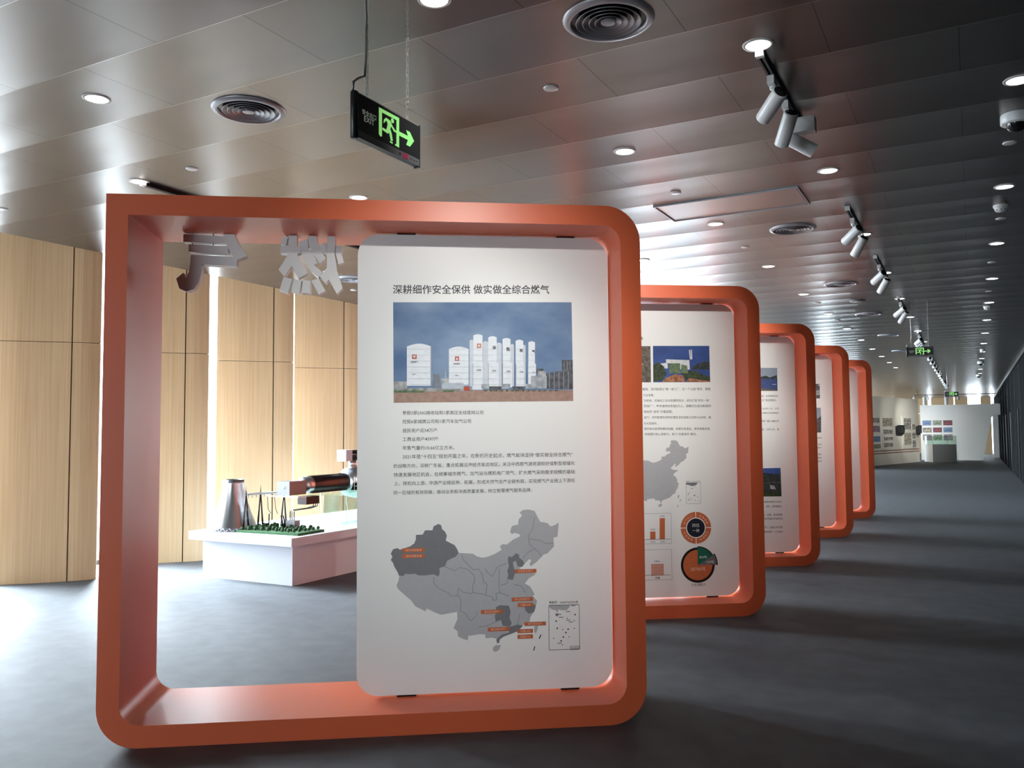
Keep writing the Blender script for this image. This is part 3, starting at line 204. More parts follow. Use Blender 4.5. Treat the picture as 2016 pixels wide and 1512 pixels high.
# ---------------------------------------------------------------- helpers
def tag(o, label=None, cat=None, group=None, kind=None):
    if label: o['label'] = label
    if cat: o['category'] = cat
    if group: o['group'] = group
    if kind: o['kind'] = kind
    return o
def empty(name, loc=(0, 0, 0), rz=0.0):
    o = bpy.data.objects.new(name, None); COL.objects.link(o)
    o.location = loc; o.rotation_euler = (0, 0, rz); o.empty_display_size = 0.1
    return o
class MB:
    def __init__(s): s.v = []; s.f = []; s.mi = []; s.sm = []; s.mats = []
    def m(s, material):
        if material not in s.mats: s.mats.append(material)
        return s.mats.index(material)
    def add(s, verts, faces, material, smooth=False):
        o = len(s.v); i = s.m(material)
        s.v += [tuple(p) for p in verts]
        for f in faces: s.f.append(tuple(o+a for a in f)); s.mi.append(i); s.sm.append(smooth)
        return s
    def box(s, a, b, material, bev=0.0):
        x0, y0, z0 = a; x1, y1, z1 = b
        v = [(x, y, z) for z in (z0, z1) for y in (y0, y1) for x in (x0, x1)]
        return s.add(v, [(0, 2, 3, 1), (4, 5, 7, 6), (0, 1, 5, 4), (2, 6, 7, 3), (0, 4, 6, 2), (1, 3, 7, 5)], material)
    def prism_xy(s, poly, z0, z1, material, smooth=False):
        n = len(poly)
        s.add([(x, y, z0) for x, y in poly], [tuple(range(n))[::-1]], material)
        s.add([(x, y, z1) for x, y in poly], [tuple(range(n))], material)
        v = [(x, y, z) for z in (z0, z1) for x, y in poly]
        return s.add(v, [(i, (i+1) % n, n+(i+1) % n, n+i) for i in range(n)], material, smooth)
    def prism_xz(s, poly, y0, y1, material, smooth=False):
        n = len(poly)
        s.add([(x, y0, z) for x, z in poly], [tuple(range(n))], material)
        s.add([(x, y1, z) for x, z in poly], [tuple(range(n))[::-1]], material)
        v = [(x, y, z) for y in (y0, y1) for x, z in poly]
        return s.add(v, [(i, n+i, n+(i+1) % n, (i+1) % n) for i in range(n)], material, smooth)
    def flat_xz(s, poly, y, material):
        return s.add([(x, y, z) for x, z in poly], [tuple(range(len(poly)))], material)
    def lathe(s, prof, material, c=(0, 0, 0), n=24, axis='z', smooth=True, closed=False):
        v = []
        for r, z in prof:
            for k in range(n):
                a = 2*PI*k/n; x, y = r*math.cos(a), r*math.sin(a)
                p = (x, y, z) if axis == 'z' else ((z, x, y) if axis == 'x' else (y, z, x))
                v.append((c[0]+p[0], c[1]+p[1], c[2]+p[2]))
        m = len(prof); f = []
        for j in range(m-1 if not closed else m):
            for k in range(n):
                a0 = j*n+k; a1 = j*n+(k+1) % n; b = (j+1) % m
                f.append((a0, a1, b*n+(k+1) % n, b*n+k))
        return s.add(v, f, material, smooth)
    def disc(s, r, z, material, c=(0, 0, 0), n=24, axis='z'):
        v = []
        for k in range(n):
            a = 2*PI*k/n; x, y = r*math.cos(a), r*math.sin(a)
            p = (x, y, z) if axis == 'z' else ((z, x, y) if axis == 'x' else (y, z, x))
            v.append((c[0]+p[0], c[1]+p[1], c[2]+p[2]))
        return s.add(v, [tuple(range(n))], material)
    def tube(s, path, r, material, n=6, taper=None):
        P = [Vector(p) for p in path]; v = []
        for i, p in enumerate(P):
            d = (P[min(i+1, len(P)-1)]-P[max(i-1, 0)]).normalized()
            u = d.cross(Vector((0.13, 0.37, 0.92))).normalized(); w = d.cross(u)
            rr = r if taper is None else r + (taper-r)*i/(len(P)-1)
            for k in range(n):
                a = 2*PI*k/n; v.append(p+u*rr*math.cos(a)+w*rr*math.sin(a))
        f = [(i*n+k, i*n+(k+1) % n, (i+1)*n+(k+1) % n, (i+1)*n+k) for i in range(len(P)-1) for k in range(n)]
        f += [tuple(range(n))[::-1], tuple((len(P)-1)*n+k for k in range(n))]
        return s.add(v, f, material, True)
    def sphere(s, c, r, material, nu=8, nv=6, sq=1.0):
        return s.lathe([(max(r*math.sin(PI*j/nv), 1e-4), -r*sq*math.cos(PI*j/nv)) for j in range(nv+1)], material, c, nu)
    def text(s, t, p0, p1, fn, material, bold=0.0):
        """one line of lettering; it runs from p0 to p1 (baseline) and fn maps (along, up) to a point"""
        vs, fs = text_shape(t, bold)
        if not vs: return s
        x0 = min(v[0] for v in vs); x1 = max(v[0] for v in vs)
        dx, dz = p1[0]-p0[0], p1[1]-p0[1]; Ln = math.hypot(dx, dz); k = Ln/(x1-x0); cx, cz = dx/Ln, dz/Ln
        return s.add([fn(p0[0]+(vx-x0)*k*cx-vy*k*cz, p0[1]+(vx-x0)*k*cz+vy*k*cx) for vx, vy in vs], fs, material)
    def build(s, name, parent=None, loc=None):
        me = bpy.data.meshes.new(name)
        me.from_pydata(s.v, [], s.f)
        for m in s.mats: me.materials.append(m)
        me.polygons.foreach_set('material_index', s.mi)
        me.polygons.foreach_set('use_smooth', s.sm)
        me.update()
        return put(name, me, parent, loc)
def put(name, me, parent=None, loc=None):
    o = bpy.data.objects.new(name, me); COL.objects.link(o)
    if parent: o.parent = parent
    if loc: o.location = loc
    return o
_TX = {}
def text_shape(t, bold):
    key = (t, bold)
    if key not in _TX:
        c = bpy.data.curves.new('t', 'FONT'); c.body = t; c.resolution_u = 2; c.offset = bold
        o = bpy.data.objects.new('t', c); COL.objects.link(o)
        dg = bpy.context.evaluated_depsgraph_get()
        me = bpy.data.meshes.new_from_object(o.evaluated_get(dg))
        _TX[key] = ([(v.co.x, v.co.y) for v in me.vertices], [tuple(p.vertices) for p in me.polygons])
        bpy.data.objects.remove(o); bpy.data.curves.remove(c); bpy.data.meshes.remove(me)
    return _TX[key]
def copy_tree(o, parent=None):
    c = o.copy(); COL.objects.link(c)
    if parent: c.parent = parent
    for ch in list(o.children): copy_tree(ch, c)
    return c

# ---------------------------------------------------------------- the setting
Y0, Y1 = -7.0, 58.0
XR, XC, XW = 1.17, -7.93, -8.98
def struct(o, label, cat): return tag(o, label, cat, kind='structure')
b = MB(); b.box((XW-0.6, Y0-0.3, -0.2), (XR+0.4, Y1+1.5, 0), M_CARPET)
struct(b.build('floor'), 'dark blue grey carpet floor of the exhibition hall', 'floor')
b = MB(); b.box((XC, Y0-0.3, H), (XR+0.4, Y1+1.5, H+0.12), M_CEIL)
struct(b.build('ceiling'), 'grey satin metal panel ceiling with staggered joints', 'ceiling')
b = MB(); b.box((XW-0.6, Y0-0.3, H+0.42), (XC+0.12, Y1+1.5, H+0.5), M_BLACKM); b.box((XC, Y0-0.3, H+0.12), (XC+0.12, Y1+1.5, H+0.42), M_BLACKM)
struct(b.build('trim_1'), 'dark closing strip above the edge of the metal ceiling', 'trim')
b = MB(); b.box((XR, Y0-0.3, 0), (XR+0.2, Y1+0.5, H), M_DARKWALL)
for y in [2+3.1*i for i in range(18)]: b.box((XR-0.012, y, 0), (XR, y+0.05, H), M_BLACK)
for y in (24.2, 28.0, 33.5, 38.2, 41.5): b.box((XR-0.03, y, 0.05), (XR, y+0.22, 2.05), M_BLACK)
b.box((XR-0.05, Y0, H-0.09), (XR, Y1, H), M_BLACK)
struct(b.build('wall_right'), 'very dark metal clad wall along the right side of the aisle', 'wall')
b = MB(); b.box((XW-0.6, Y0-0.15, 0), (-6.6, Y0, H+0.4), M_WHITE); b.box((-2.4, Y0-0.15, 0), (XR+0.2, Y0, H+0.4), M_WHITE)
b.box((-6.6, Y0-0.15, 3.0), (-2.4, Y0, H+0.4), M_WHITE); b.box((-6.6, Y0-0.15, 0), (-2.4, Y0, 0.2), M_WHITE)
struct(b.build('wall_front'), 'plain white wall behind the photographer', 'wall')
g = MB(); g.box((-6.6, Y0-0.08, 0.2), (-2.4, Y0-0.07, 3.0), M_GLASS)  # made-up unseen glazing, put in to let the frontal fill through
struct(g.build('window_%d' % (KMAX-KMIN+2)), 'glass front behind the photographer', 'window')
# slanted wood fins, a gap of daylight between each and the next
for k in range(KMIN, KMAX):
    ex, ey = -8.05, E0+PITCH_Y*k
    nx, ny = -8.75, ey-0.73
    L = math.hypot(ex-nx, ey-ny); ux, uy = (ex-nx)/L, (ey-ny)/L; px, py = uy, -ux     # room side normal
    def fin(s0, s1, out0, out1, z0, z1, mb, th=0.045, n=5):
        A, B = [], []
        for i in range(n+1):
            t = i/n; s = (s0+(s1-s0)*t)*L
            o = out0+(out1-out0)*t + 0.012*math.sin(PI*t)
            A.append((nx+ux*s+px*o, ny+uy*s+py*o)); B.append((nx+ux*s+px*(o-th), ny+uy*s+py*(o-th)))
        mb.prism_xy(A+B[::-1], z0, z1, M_WOOD)
    b = MB()
    for z0, z1 in ((0.0, 2.464), (2.470, H+0.4)) if k not in OPEN else ():
        fin(0.03, 0.735, 0.0, 0.0, z0, z1, b); fin(0.747, 1.0, 0.0, -0.045, z0, z1, b, n=3)
    # core behind the joints
    c = [(nx+ux*s*L+px*o, ny+uy*s*L+py*o) for s, o in ((0.04, -0.047), (0.985, -0.094), (0.985, -0.13), (0.04, -0.10))]
    if k not in OPEN: b.prism_xy(c, 0.0, H+0.4, M_WOODEDGE)
    if k not in OPEN and k % 3 == 0: b.box((ex-0.10, ey+0.0, 0.02), (ex-0.06, ey+0.035, 0.16), M_WHITEM)
    if k not in OPEN: struct(b.build('wall_left'), 'slanted light oak fin of the left wall beside a bright gap', 'wall')
    g = MB(); y = ey-0.75
    g.box((XW-0.06, y-0.725, 0), (XW, y-0.675, H+0.4), M_GREYF); g.box((XW-0.06, y-0.675, 0), (XW, y+0.725, 0.05), M_GREYF)
    w = g.build('window_%d' % (k-KMIN+1)); struct(w, 'full height glazing behind the wood fins of the left wall', 'window')
    g = MB(); g.box((XW-0.036, y-0.675, 0.05), (XW-0.026, y+0.725, H+0.4), M_GLASS)
    g.build('window_pane', w)
b = MB(); y = E0+PITCH_Y*(KMIN-1)-0.0
for z0, z1 in ((0.0, 2.464), (2.470, H+0.4)): b.box((-8.15, Y0, z0), (-8.05, y, z1), M_WOOD)
struct(b.build('wall_left'), 'plain light oak wall left of the photographer', 'wall')
# far end: wood wall with a tall window, columns, two white partitions
b = MB()
for x0, x1 in ((-9.4, -8.7), (-6.3, -4.3), (-4.3, -2.35), (-2.2, -0.95), (-0.9, -0.2)):
    b.box((x0, Y1, 0), (x1-0.012, Y1+0.12, 2.46), M_WOOD); b.box((x0, Y1, 2.466), (x1-0.012, Y1+0.12, H), M_WOOD)
for x0, x1 in ((0.47, 1.0),):
    b.box((x0, Y1-0.1, 0), (x1, Y1+0.1, 2.95), M_WOOD); b.box((x0, Y1-0.1, 2.956), (x1, Y1+0.1, H), M_WOOD)
struct(b.build('wall_back'), 'light oak wall closing the far end of the hall', 'wall')
b = MB()
for x0, x1 in ((-8.7, -6.3), (-2.35, -2.2), (-0.95, -0.9), (-0.2, 0.47), (1.0, XR)):
    b.box((x0, Y1+0.2, 0), (x1, Y1+0.21, H), M_GLASS)
struct(b.build('window_%d' % (KMAX-KMIN+1)), 'tall bright window at the far end of the hall', 'window')
for x in (-2.44, -1.30):
    b = MB(); b.lathe([(0.10, 0), (0.10, H)], M_WHITE, (x, 55.6, 0), 20)
    tag(b.build('round_column'), 'slim round white column behind the white partition, '+('left of the distant exit sign' if x < -2 else 'just behind the distant exit sign'), 'column', 'round columns at the far end')
# partition across the end, with a leaning doorway
b = MB()
PY, PT, TOP = 46.0, 0.7, 2.67
b.prism_xz([(-2.24, 0), (0.40, 0), (0.80, 2.03), (0.90, 2.14), (XR, 2.16), (XR, TOP), (-2.24, TOP)], PY, PY+PT, M_WHITE)
struct(b.build('wall_center'), 'low white partition with a leaning doorway across the hall end', 'wall')
b = MB(); b.box((0.92, PY+4.2, 0), (XR, PY+4.35, 2.8), M_WHITE)
struct(b.build('wall_corner'), 'pale wall seen through the leaning doorway', 'wall')
# angled cream wall
A0 = Vector((-3.6, 37.8, 0)); B0 = Vector((-2.19, 43.4, 0)); ANG = math.atan2(B0.y-A0.y, B0.x-A0.x); LAB = (B0-A0).length
def at_wall(s, o=0.0):      # point on the angled wall: s along it, o out into the room
    return (A0.x+math.cos(ANG)*s+math.sin(ANG)*o, A0.y+math.sin(ANG)*s-math.cos(ANG)*o)
b = MB()
path = [at_wall(LAB), at_wall(0), (-4.6, 34.6)]
back = [(x-0.16, y+0.05) for x, y in path]
for i in range(len(path)-1):
    b.prism_xy([path[i], path[i+1], back[i+1], back[i]], 0, 2.88, M_CREAM)
struct(b.build('wall_photo'), 'cream curved wall hung with old photographs behind the last orange frame', 'wall')
b = MB()
for z in (0.60, 0.50):
    P0, P1 = at_wall(0.0, 0.001), at_wall(LAB-0.01, 0.001); Q1, Q0 = at_wall(LAB-0.01, 0.012), at_wall(0.0, 0.012)
    b.prism_xy([P0, P1, Q1, Q0], z-0.015, z+0.015, mat('red_brown_strip', (0.25, 0.09, 0.05), 0.5))
struct(b.build('trim_2'), 'pair of thin red brown strips along the cream wall', 'trim')

# ---------------------------------------------------------------- orange display stands
TH = 0.6155867396920865
STANDS = [(-3.722, 2.666), (-3.724, 5.534), (-3.733, 8.394), (-3.715, 11.23), (-3.696, 14.098)]
SW, SH, SB, SD, PD = 2.70, 2.692, 0.105, 0.60, 0.27
def rr(x0, z0, x1, z1, radii, n=10):       # rounded outline, corners BL, BR, TR, TL
    pts = []
    for (cx, cz, sx, sz, a0), r in zip(((x0, z0, 1, 1, PI), (x1, z0, -1, 1, 1.5*PI), (x1, z1, -1, -1, 0), (x0, z1, 1, -1, 0.5*PI)), radii):
        for i in range(n+1):
            a = a0+0.5*PI*i/n
            pts.append((cx+sx*r+r*math.cos(a), cz+sz*r+r*math.sin(a)))
    return pts
OUT = rr(0, 0, SW, SH, (0.19, 0.19, 0.19, 0.002)); INN = rr(SB, SB, SW-SB, SH-SB, (0.10, 0.10, 0.10, 0.002))
def frame_mesh():
    b = MB(); n = len(OUT)
    for y, flip in ((0, 0), (SD, 1)):
        v = [(x, y, z) for x, z in OUT]+[(x, y, z) for x, z in INN]
        f = [(i, (i+1) % n, n+(i+1) % n, n+i) for i in range(n)]
        b.add(v, [q[::-1] if flip else q for q in f], M_ORANGE)
    for P, flip in ((OUT, 1), (INN, 0)):
        v = [(x, y, z) for y in (0, SD) for x, z in P]
        f = [(i, (i+1) % n, n+(i+1) % n, n+i) for i in range(n)]
        b.add(v, [q[::-1] if flip else q for q in f], M_ORANGE, True)
    return b
def on_board(lay): return lambda x, z: (x, PD-0.0004-lay*0.0001, z)
def picture(name, polys, parent, lay0=0):
    b = MB()
    for i, (m, p) in enumerate(polys): b.flat_xz(p, PD-0.0004-(i*0.00004), prn(m))
    return b.build(name, parent)
def line(b, p, q, w, y, material):
    d = Vector((q[0]-p[0], q[1]-p[1])); d.normalize(); n = Vector((-d.y, d.x))*w*0.5
    b.flat_xz([(p[0]+n.x, p[1]+n.y), (q[0]+n.x, q[1]+n.y), (q[0]-n.x, q[1]-n.y), (p[0]-n.x, p[1]-n.y)], y, material)
def rect_outline(b, a, c, w, y, material):
    x0, x1 = sorted((a[0], c[0])); z0, z1 = sorted((a[1], c[1]))
    for p, q in (((x0, z0), (x1, z0)), ((x1, z0), (x1, z1)), ((x1, z1), (x0, z1)), ((x0, z1), (x0, z0))): line(b, p, q, w, y, material)
def rect(a, c):
    x0, x1 = sorted((a[0], c[0])); z0, z1 = sorted((a[1], c[1])); return [(x0, z0), (x1, z0), (x1, z1), (x0, z1)]
def centred(b, t, a, c, y, material, hfrac=0.62, bold=0.0):
    vs, fs = text_shape(t, bold); x0, x1 = sorted((a[0], c[0])); z0, z1 = sorted((a[1], c[1]))
    tw = max(v[0] for v in vs)-min(v[0] for v in vs); th = max(v[1] for v in vs)-min(v[1] for v in vs)
    k = min((z1-z0)*hfrac/th, (x1-x0)*0.86/tw); w = tw*k; zb = (z0+z1)/2-k*(max(v[1] for v in vs)+min(v[1] for v in vs))/2
    b.text(t, ((x0+x1)/2-w/2, zb), ((x0+x1)/2+w/2, zb), lambda x, z: (x, y, z), material, bold)

FRAME_ME = frame_mesh()
BOARD = rr(1.209, 0.116, 2.586, 2.578, (0.115, 0.115, 0.115, 0.115), 8)
LBL = ['large orange frame nearest the camera with white board showing gas storage tanks',
       'second orange frame in the row, its board carrying pie and ring charts',
       'third orange frame in the row, its board with a blue seaside photo',
       'fourth orange frame in the row, its board with black and white photos',
       'farthest and smallest orange frame, at the end of the row by the cream wall']
frame_data = None
for k, (sx, sy) in enumerate(STANDS):
    root = empty('display_stand', (sx, sy, 0), TH)
    tag(root, LBL[k], 'display stand', 'orange rounded display frames')
    if frame_data is None: fo = FRAME_ME.build('frame', root); frame_data = fo.data
    else: fo = put('frame', frame_data, root)
    b = MB(); b.prism_xz(BOARD, PD, PD+0.04, M_PANEL); bd = b.build('board', root); tag(bd, 'white information board with rounded corners')
    for x in (1.42, 2.30):
        for z0, z1 in ((SB-0.001, 0.118), (2.577, SH-SB+0.001)): MB().box((x, PD+0.005, z0), (x+0.10, PD+0.035, z1), M_BLACK).build('mounting_clip', root)
    if k == 0:
        b = MB(); t, (p, q) = BODY[0]; b.text(t, p, q, on_board(0), M_INK, 0.012); b.build('title_lettering', bd)
        for t, (p, q) in BODY[1:]: MB().text(t, p, q, on_board(0), M_INK, 0.004).build('text_line', bd)
        b = MB()
        for i, (m, p) in enumerate(PIC): b.flat_xz(p, PD-0.0004-i*0.00002, prn(m))
        for t, (p, q) in PICTXT: b.text(t, p, q, on_board(30), M_INK, 0.01)
        b.build('photo_print', bd)
        b = MB()
        for i, (m, p) in enumerate(MAP): b.flat_xz(p, PD-0.0004-i*0.00004, prn(m))
        for pl in BORD:
            for p, q in zip(pl, pl[1:]): line(b, p, q, 0.0022, PD-0.0011, prn('dland'))
        b.build('map_print', bd)
        for t, (p, q) in TAGS:
            b = MB(); b.flat_xz(rect(p, q), PD-0.0014, prn('or')); centred(b, t, p, q, PD-0.0018, M_TAGTXT); b.build('location_tag', bd)
        b = MB(); rect_outline(b, INSET['box'][0], INSET['box'][1], 0.0025, PD-0.0006, M_INK); rect_outline(b, INSET['corner'][0], INSET['corner'][1], 0.002, PD-0.0006, M_INK)
        b.text('审图号：GS(2016)2923号', INSET['title'][0], INSET['title'][1], on_board(1), M_INK, 0.008)
        centred(b, '南海诸岛', INSET['corner'][0], INSET['corner'][1], PD-0.0006, M_INK)
        b.flat_xz(INSET['coast'], PD-0.0006, prn('land')); b.flat_xz(INSET['isle'], PD-0.0006, prn('dland'))
        for i, (x, z) in enumerate(INSET['dots']):
            r = 0.0045 if i % 2 == 0 else 0.003
            b.flat_xz([(x+r*math.cos(a*PI/4), z+r*math.sin(a*PI/4)) for a in range(8)], PD-0.0006, M_INK)
        for x, z in INSET['marks']:
            for j in range(4): b.flat_xz(rect((x-0.011+j*0.006, z-0.002), (x-0.007+j*0.006, z+0.003)), PD-0.0006, M_INK)
        b.build('map_inset', bd)
    if k == 1:
        b = MB(); t, (p, q) = S2TXT[0]; b.text(t, p, q, on_board(0), M_INK, 0.012); b.build('title_lettering', bd)
        for t, (p, q) in S2TXT[1:]: MB().text(t, p, q, on_board(0), M_INK, 0.004).build('text_line', bd)
        picture('photo_print', S2PIC[:12], bd); picture('photo_print', S2PIC[12:], bd)
        b = MB()
        for i, (m, p) in enumerate(S2MAP): b.flat_xz(p, PD-0.0004-i*0.00004, prn('land' if m != 'ink' else 'ink'))
        b.build('map_print', bd)
        b = MB(); rect_outline(b, S2INSET[0], S2INSET[1], 0.002, PD-0.0006, prn('pgrey'))
        (xa, za), (xb, zb) = S2INSET; xa, xb = sorted((xa, xb)); za, zb = sorted((za, zb))
        b.text('审图号：GS(2016)2923号', (xa, zb+0.006), (xb, zb+0.006), on_board(1), M_INK)
        for i in range(16):
            x = xa+(xb-xa)*random.uniform(0.1, 0.9); z = za+(zb-za)*random.uniform(0.1, 0.85); b.flat_xz(rect((x-0.003, z-0.003), (x+0.003, z+0.003)), PD-0.0006, M_INK)
        b.flat_xz([(xa, zb), (xb*0.8+xa*0.2, zb), (xb*0.7+xa*0.3, zb-0.02), (xa*0.6+xb*0.4, zb-0.03), (xa*0.8+xb*0.2, zb-0.02), (xa, zb-0.015)], PD-0.0006, prn('dland'))
        b.build('map_inset', bd)
        b = MB()
        for bx in S2BOX: rect_outline(b, bx[0], bx[1], 0.002, PD-0.0006, prn('pgrey'))
        for ax in S2AX: line(b, ax[0], ax[1], 0.003, PD-0.0008, M_INK)
        for i, (m, p) in enumerate(S2BAR):
            if i < 2: b.flat_xz(p, PD-0.0006, prn('or'))
            else:
                xa, xb = p[0][0], p[1][0]; zt, zb = p[0][1], p[2][1]
                for j in range(9): b.flat_xz(rect((xa, zb+(zt-zb)*j/9), (xb, zb+(zt-zb)*(j+0.7)/9)), PD-0.0006, prn('or'))
        for (t, i, up) in (('4360', 0, 1), ('16200', 1, 1), ('19+', 2, 1)):
            p = S2BAR[i][1]; centred(b, t, (p[0][0], p[0][1]+0.004), (p[1][0], p[0][1]+0.03), PD-0.0008, M_INK, 0.9)
        for (t, i) in (('2016', 0), ('2021', 1), ('数量', 2)):
            p = S2BAR[i][1]; centred(b, t, (p[0][0], p[2][1]-0.03), (p[1][0], p[2][1]-0.008), PD-0.0008, M_INK, 0.9)
        b.build('bar_chart', bd)
        (cx, cz), (ex_, ez_), (ix_, iz_) = S2DON; R1, R2 = ex_-cx, ix_-cx
        b = MB(); arc = lambda r, a0, a1, n=12: [(cx+r*math.cos(a0+(a1-a0)*i/n), cz+r*math.sin(a0+(a1-a0)*i/n)) for i in range(n+1)]
        for q in range(4):
            a0, a1 = q*PI/2+0.03, (q+1)*PI/2-0.03
            b.flat_xz(arc(R1, a0, a1)+arc(R2*1.07, a0, a1)[::-1], PD-0.0006, prn('or'))
        b.flat_xz(arc(R2*0.98, 0, 2*PI-0.01, 32), PD-0.0006, prn('navy'))
        w4 = 0.035
        centred(b, '四位', (cx-w4, cz+0.002), (cx+w4, cz+0.040), PD-0.001, M_WHITEM, 0.8); centred(b, '一体', (cx-w4, cz-0.042), (cx+w4, cz-0.004), PD-0.001, M_WHITEM, 0.8)
        for q, t in enumerate(('科普教育', '生产办公', '工业旅游', '休闲娱乐')):
            a = PI/4+q*PI/2; Rm = (R1+R2)/2
            for j, ch in enumerate(t):
                aa = a+(1.5-j)*0.26*(1 if q in (0, 1) else -1); xx, zz = cx+Rm*math.cos(aa), cz+Rm*math.sin(aa)
                centred(b, ch, (xx-0.011, zz-0.011), (xx+0.011, zz+0.011), PD-0.001, M_TAGTXT, 1.0)
        b.build('ring_chart', bd)
        (cx, cz), (ex_, ez_), (bx_, bz_) = S2PIE; R1 = ex_-cx
        b = MB()
        b.flat_xz(arc(R1, 0, 2*PI-0.01, 40), PD-0.0005, prn('black'))
        b.flat_xz([(cx, cz)]+arc(R1*1.06, 0.55, PI/2)+[(cx, cz)], PD-0.00055, prn('black')); b.flat_xz([(cx, cz)]+arc(R1*1.18, -0.02, 0.56), PD-0.0006, prn('black'))
        b.flat_xz([(cx, cz)]+arc(R1*0.86, PI/2, 2*PI, 32), PD-0.0007, prn('or'))
        b.flat_xz([(cx, cz)]+arc(R1*1.0, 0.55, PI/2), PD-0.0007, prn('pgreen')); b.flat_xz([(cx, cz)]+arc(R1*1.12, 0.0, 0.54), PD-0.0008, prn('pgrey'))
        centred(b, '28700吨', (cx-0.075, cz-0.055), (cx+0.075, cz-0.01), PD-0.0012, M_TAGTXT, 0.8); centred(b, '800吨', (cx+0.01, cz+0.045), (cx+0.085, cz+0.085), PD-0.0012, M_WHITEM, 0.8)
        centred(b, '230吨', (cx+0.07, cz+0.008), (cx+0.145, cz+0.04), PD-0.0012, M_WHITEM, 0.8)
        centred(b, '日处理能力', (cx-0.07, cz-R1-0.028), (cx+0.08, cz-R1-0.004), PD-0.0006, M_INK, 0.95)
        b.build('pie_chart', bd)
    if k == 2:
        picture('photo_print', S3PIC[:5], bd); picture('photo_print', S3PIC[5:], bd)
        for t, (p, q) in S3TXT: MB().text(t, p, q, on_board(0), M_INK, 0.004).build('text_line', bd)
    if k == 3:
        picture('photo_print', S4PIC[:3], bd); picture('photo_print', S4PIC[3:], bd)
        for t, (p, q) in S4TXT: MB().text(t, p, q, on_board(0), M_INK, 0.004).build('text_line', bd)
# hanging letters (seen from behind)
for name, polys, lab in (('hanging_letter', LET_QI, 'pale grey three dimensional character with a hooked tail hanging in the nearest orange frame, left'),
                         ('hanging_letter', LET_RAN, 'pale grey many stroked character beside the white board in the nearest orange frame')):
    root = empty(name, (*STANDS[0], 0), TH); tag(root, lab, 'letter', 'letters hung under the frame top')
    b = MB()
    for i, p in enumerate(polys): b.prism_xz([(x, min(z, 2.5835)) for x, z in p], 0.36+i*0.0006, 0.42+i*0.0006, M_LETTER)
    b.build('letter_body', root)
    xs = [p[0] for q in polys for p in q]
    for f in (0.2, 0.5, 0.8):
        x = min(xs)+(max(xs)-min(xs))*f; MB().tube([(x, 0.39, 2.50), (x, 0.39, SH-SB+0.002)], 0.003, M_BLACKM).build('hanging_rod', root)

# ---------------------------------------------------------------- ceiling fittings
def make_downlight():
    r = empty('downlight'); b = MB()
    b.lathe([(0.060, -0.001), (0.060, -0.006), (0.074, -0.004), (0.076, 0.0)], M_WHITEM, n=28); b.build('trim_ring', r)
    b = MB(); b.disc(0.060, -0.003, M_LAMP, n=28); b.build('lamp_lens', r)
    return r
DL0 = None
ORD = ['nearest', 'second', 'third', 'fourth', 'fifth', 'sixth', 'seventh', 'eighth', 'ninth', 'tenth', 'eleventh', 'twelfth', 'thirteenth']
LAMPS = []
for cx, ys, n, w in ((-0.867, 4.163, 9, 'the line along the spotlight tracks'), (-2.015, 3.018, 12, 'the line left of the round air diffusers'), (0.283, 5.295, 13, 'the line beside the dark right wall')):
    LAMPS += [(cx, ys+2.318*i, '%s in %s' % (ORD[i], w)) for i in range(n)]
LAMPS += [(-4.29, 3.0, 'at the upper left, left of the nearer air diffuser'), (-4.29, 5.33, 'just above the top bar of the nearest orange frame'), (-5.44, 4.165, 'at the end of the black track over the left aisle'),
          (-3.16, 8.887, 'peeking out beside the right corner of the nearest orange frame'), (-3.16, 4.25, 'right behind the large hanging exit sign'), (-3.16, 6.57, 'over the middle of the nearest orange frame'),
          (-4.29, 7.65, 'over the gap behind the nearest orange frame'), (-5.44, 6.48, 'over the cooling tower model'), (-6.59, 5.33, 'nearest the slanted wood wall'), (-6.59, 7.65, 'behind the hanging letters, near the wood wall')]
for x, y, w in LAMPS:
    o = make_downlight() if DL0 is None else copy_tree(DL0)
    if DL0 is None: DL0 = o
    o.location = (x, y, H-0.0005)
    tag(o, 'lit round recessed downlight, '+w, 'downlight', 'recessed ceiling downlights')
def make_diffuser():
    r = empty('air_diffuser'); b = MB()
    b.lathe([(0.172, -0.002), (0.176, -0.016), (0.181, -0.018), (0.203, -0.012), (0.212, -0.002), (0.212, 0.0)], M_RIM, n=40); b.build('rim', r)
    b = MB(); b.disc(0.176, -0.002, M_BLACK, n=40); b.build('backing_plate', r)
    for q in (0.150, 0.120, 0.090, 0.062):
        b = MB(); b.lathe([(q-0.024, -0.004), (q-0.0035, -0.017), (q-0.001, -0.019), (q+0.0015, -0.017), (q-0.004, -0.012)], M_DIFF, n=40); b.build('louvre_ring', r)
    b = MB(); b.lathe([(0.001, -0.016), (0.030, -0.017), (0.036, -0.015), (0.033, -0.006)], M_DIFF, n=28); b.build('centre_cone', r)
    return r
D0 = None
for (x, y), w in zip(((-3.67, 3.544), (-1.415, 3.563), (-1.43, 8.21), (-1.445, 11.68), (-1.44, 14.97), (-1.42, 18.55), (-1.46, 22.4), (-6.66, 8.15)),
        ('left of the hanging exit sign', 'at the top edge, right of the exit sign', 'beyond the rectangular access panel', 'above the second gap between orange frames', 'next to the ceiling loudspeaker', 'fifth along the line beside the spotlight tracks', 'farthest one visible along the spotlight tracks', 'over the left aisle, seen beside the board edge')):
    o = make_diffuser() if D0 is None else copy_tree(D0)
    if D0 is None: D0 = o
    o.location = (x, y, H-0.0005); tag(o, 'round air diffuser of concentric metal rings, '+w, 'air vent', 'round ceiling diffusers')
S0 = None
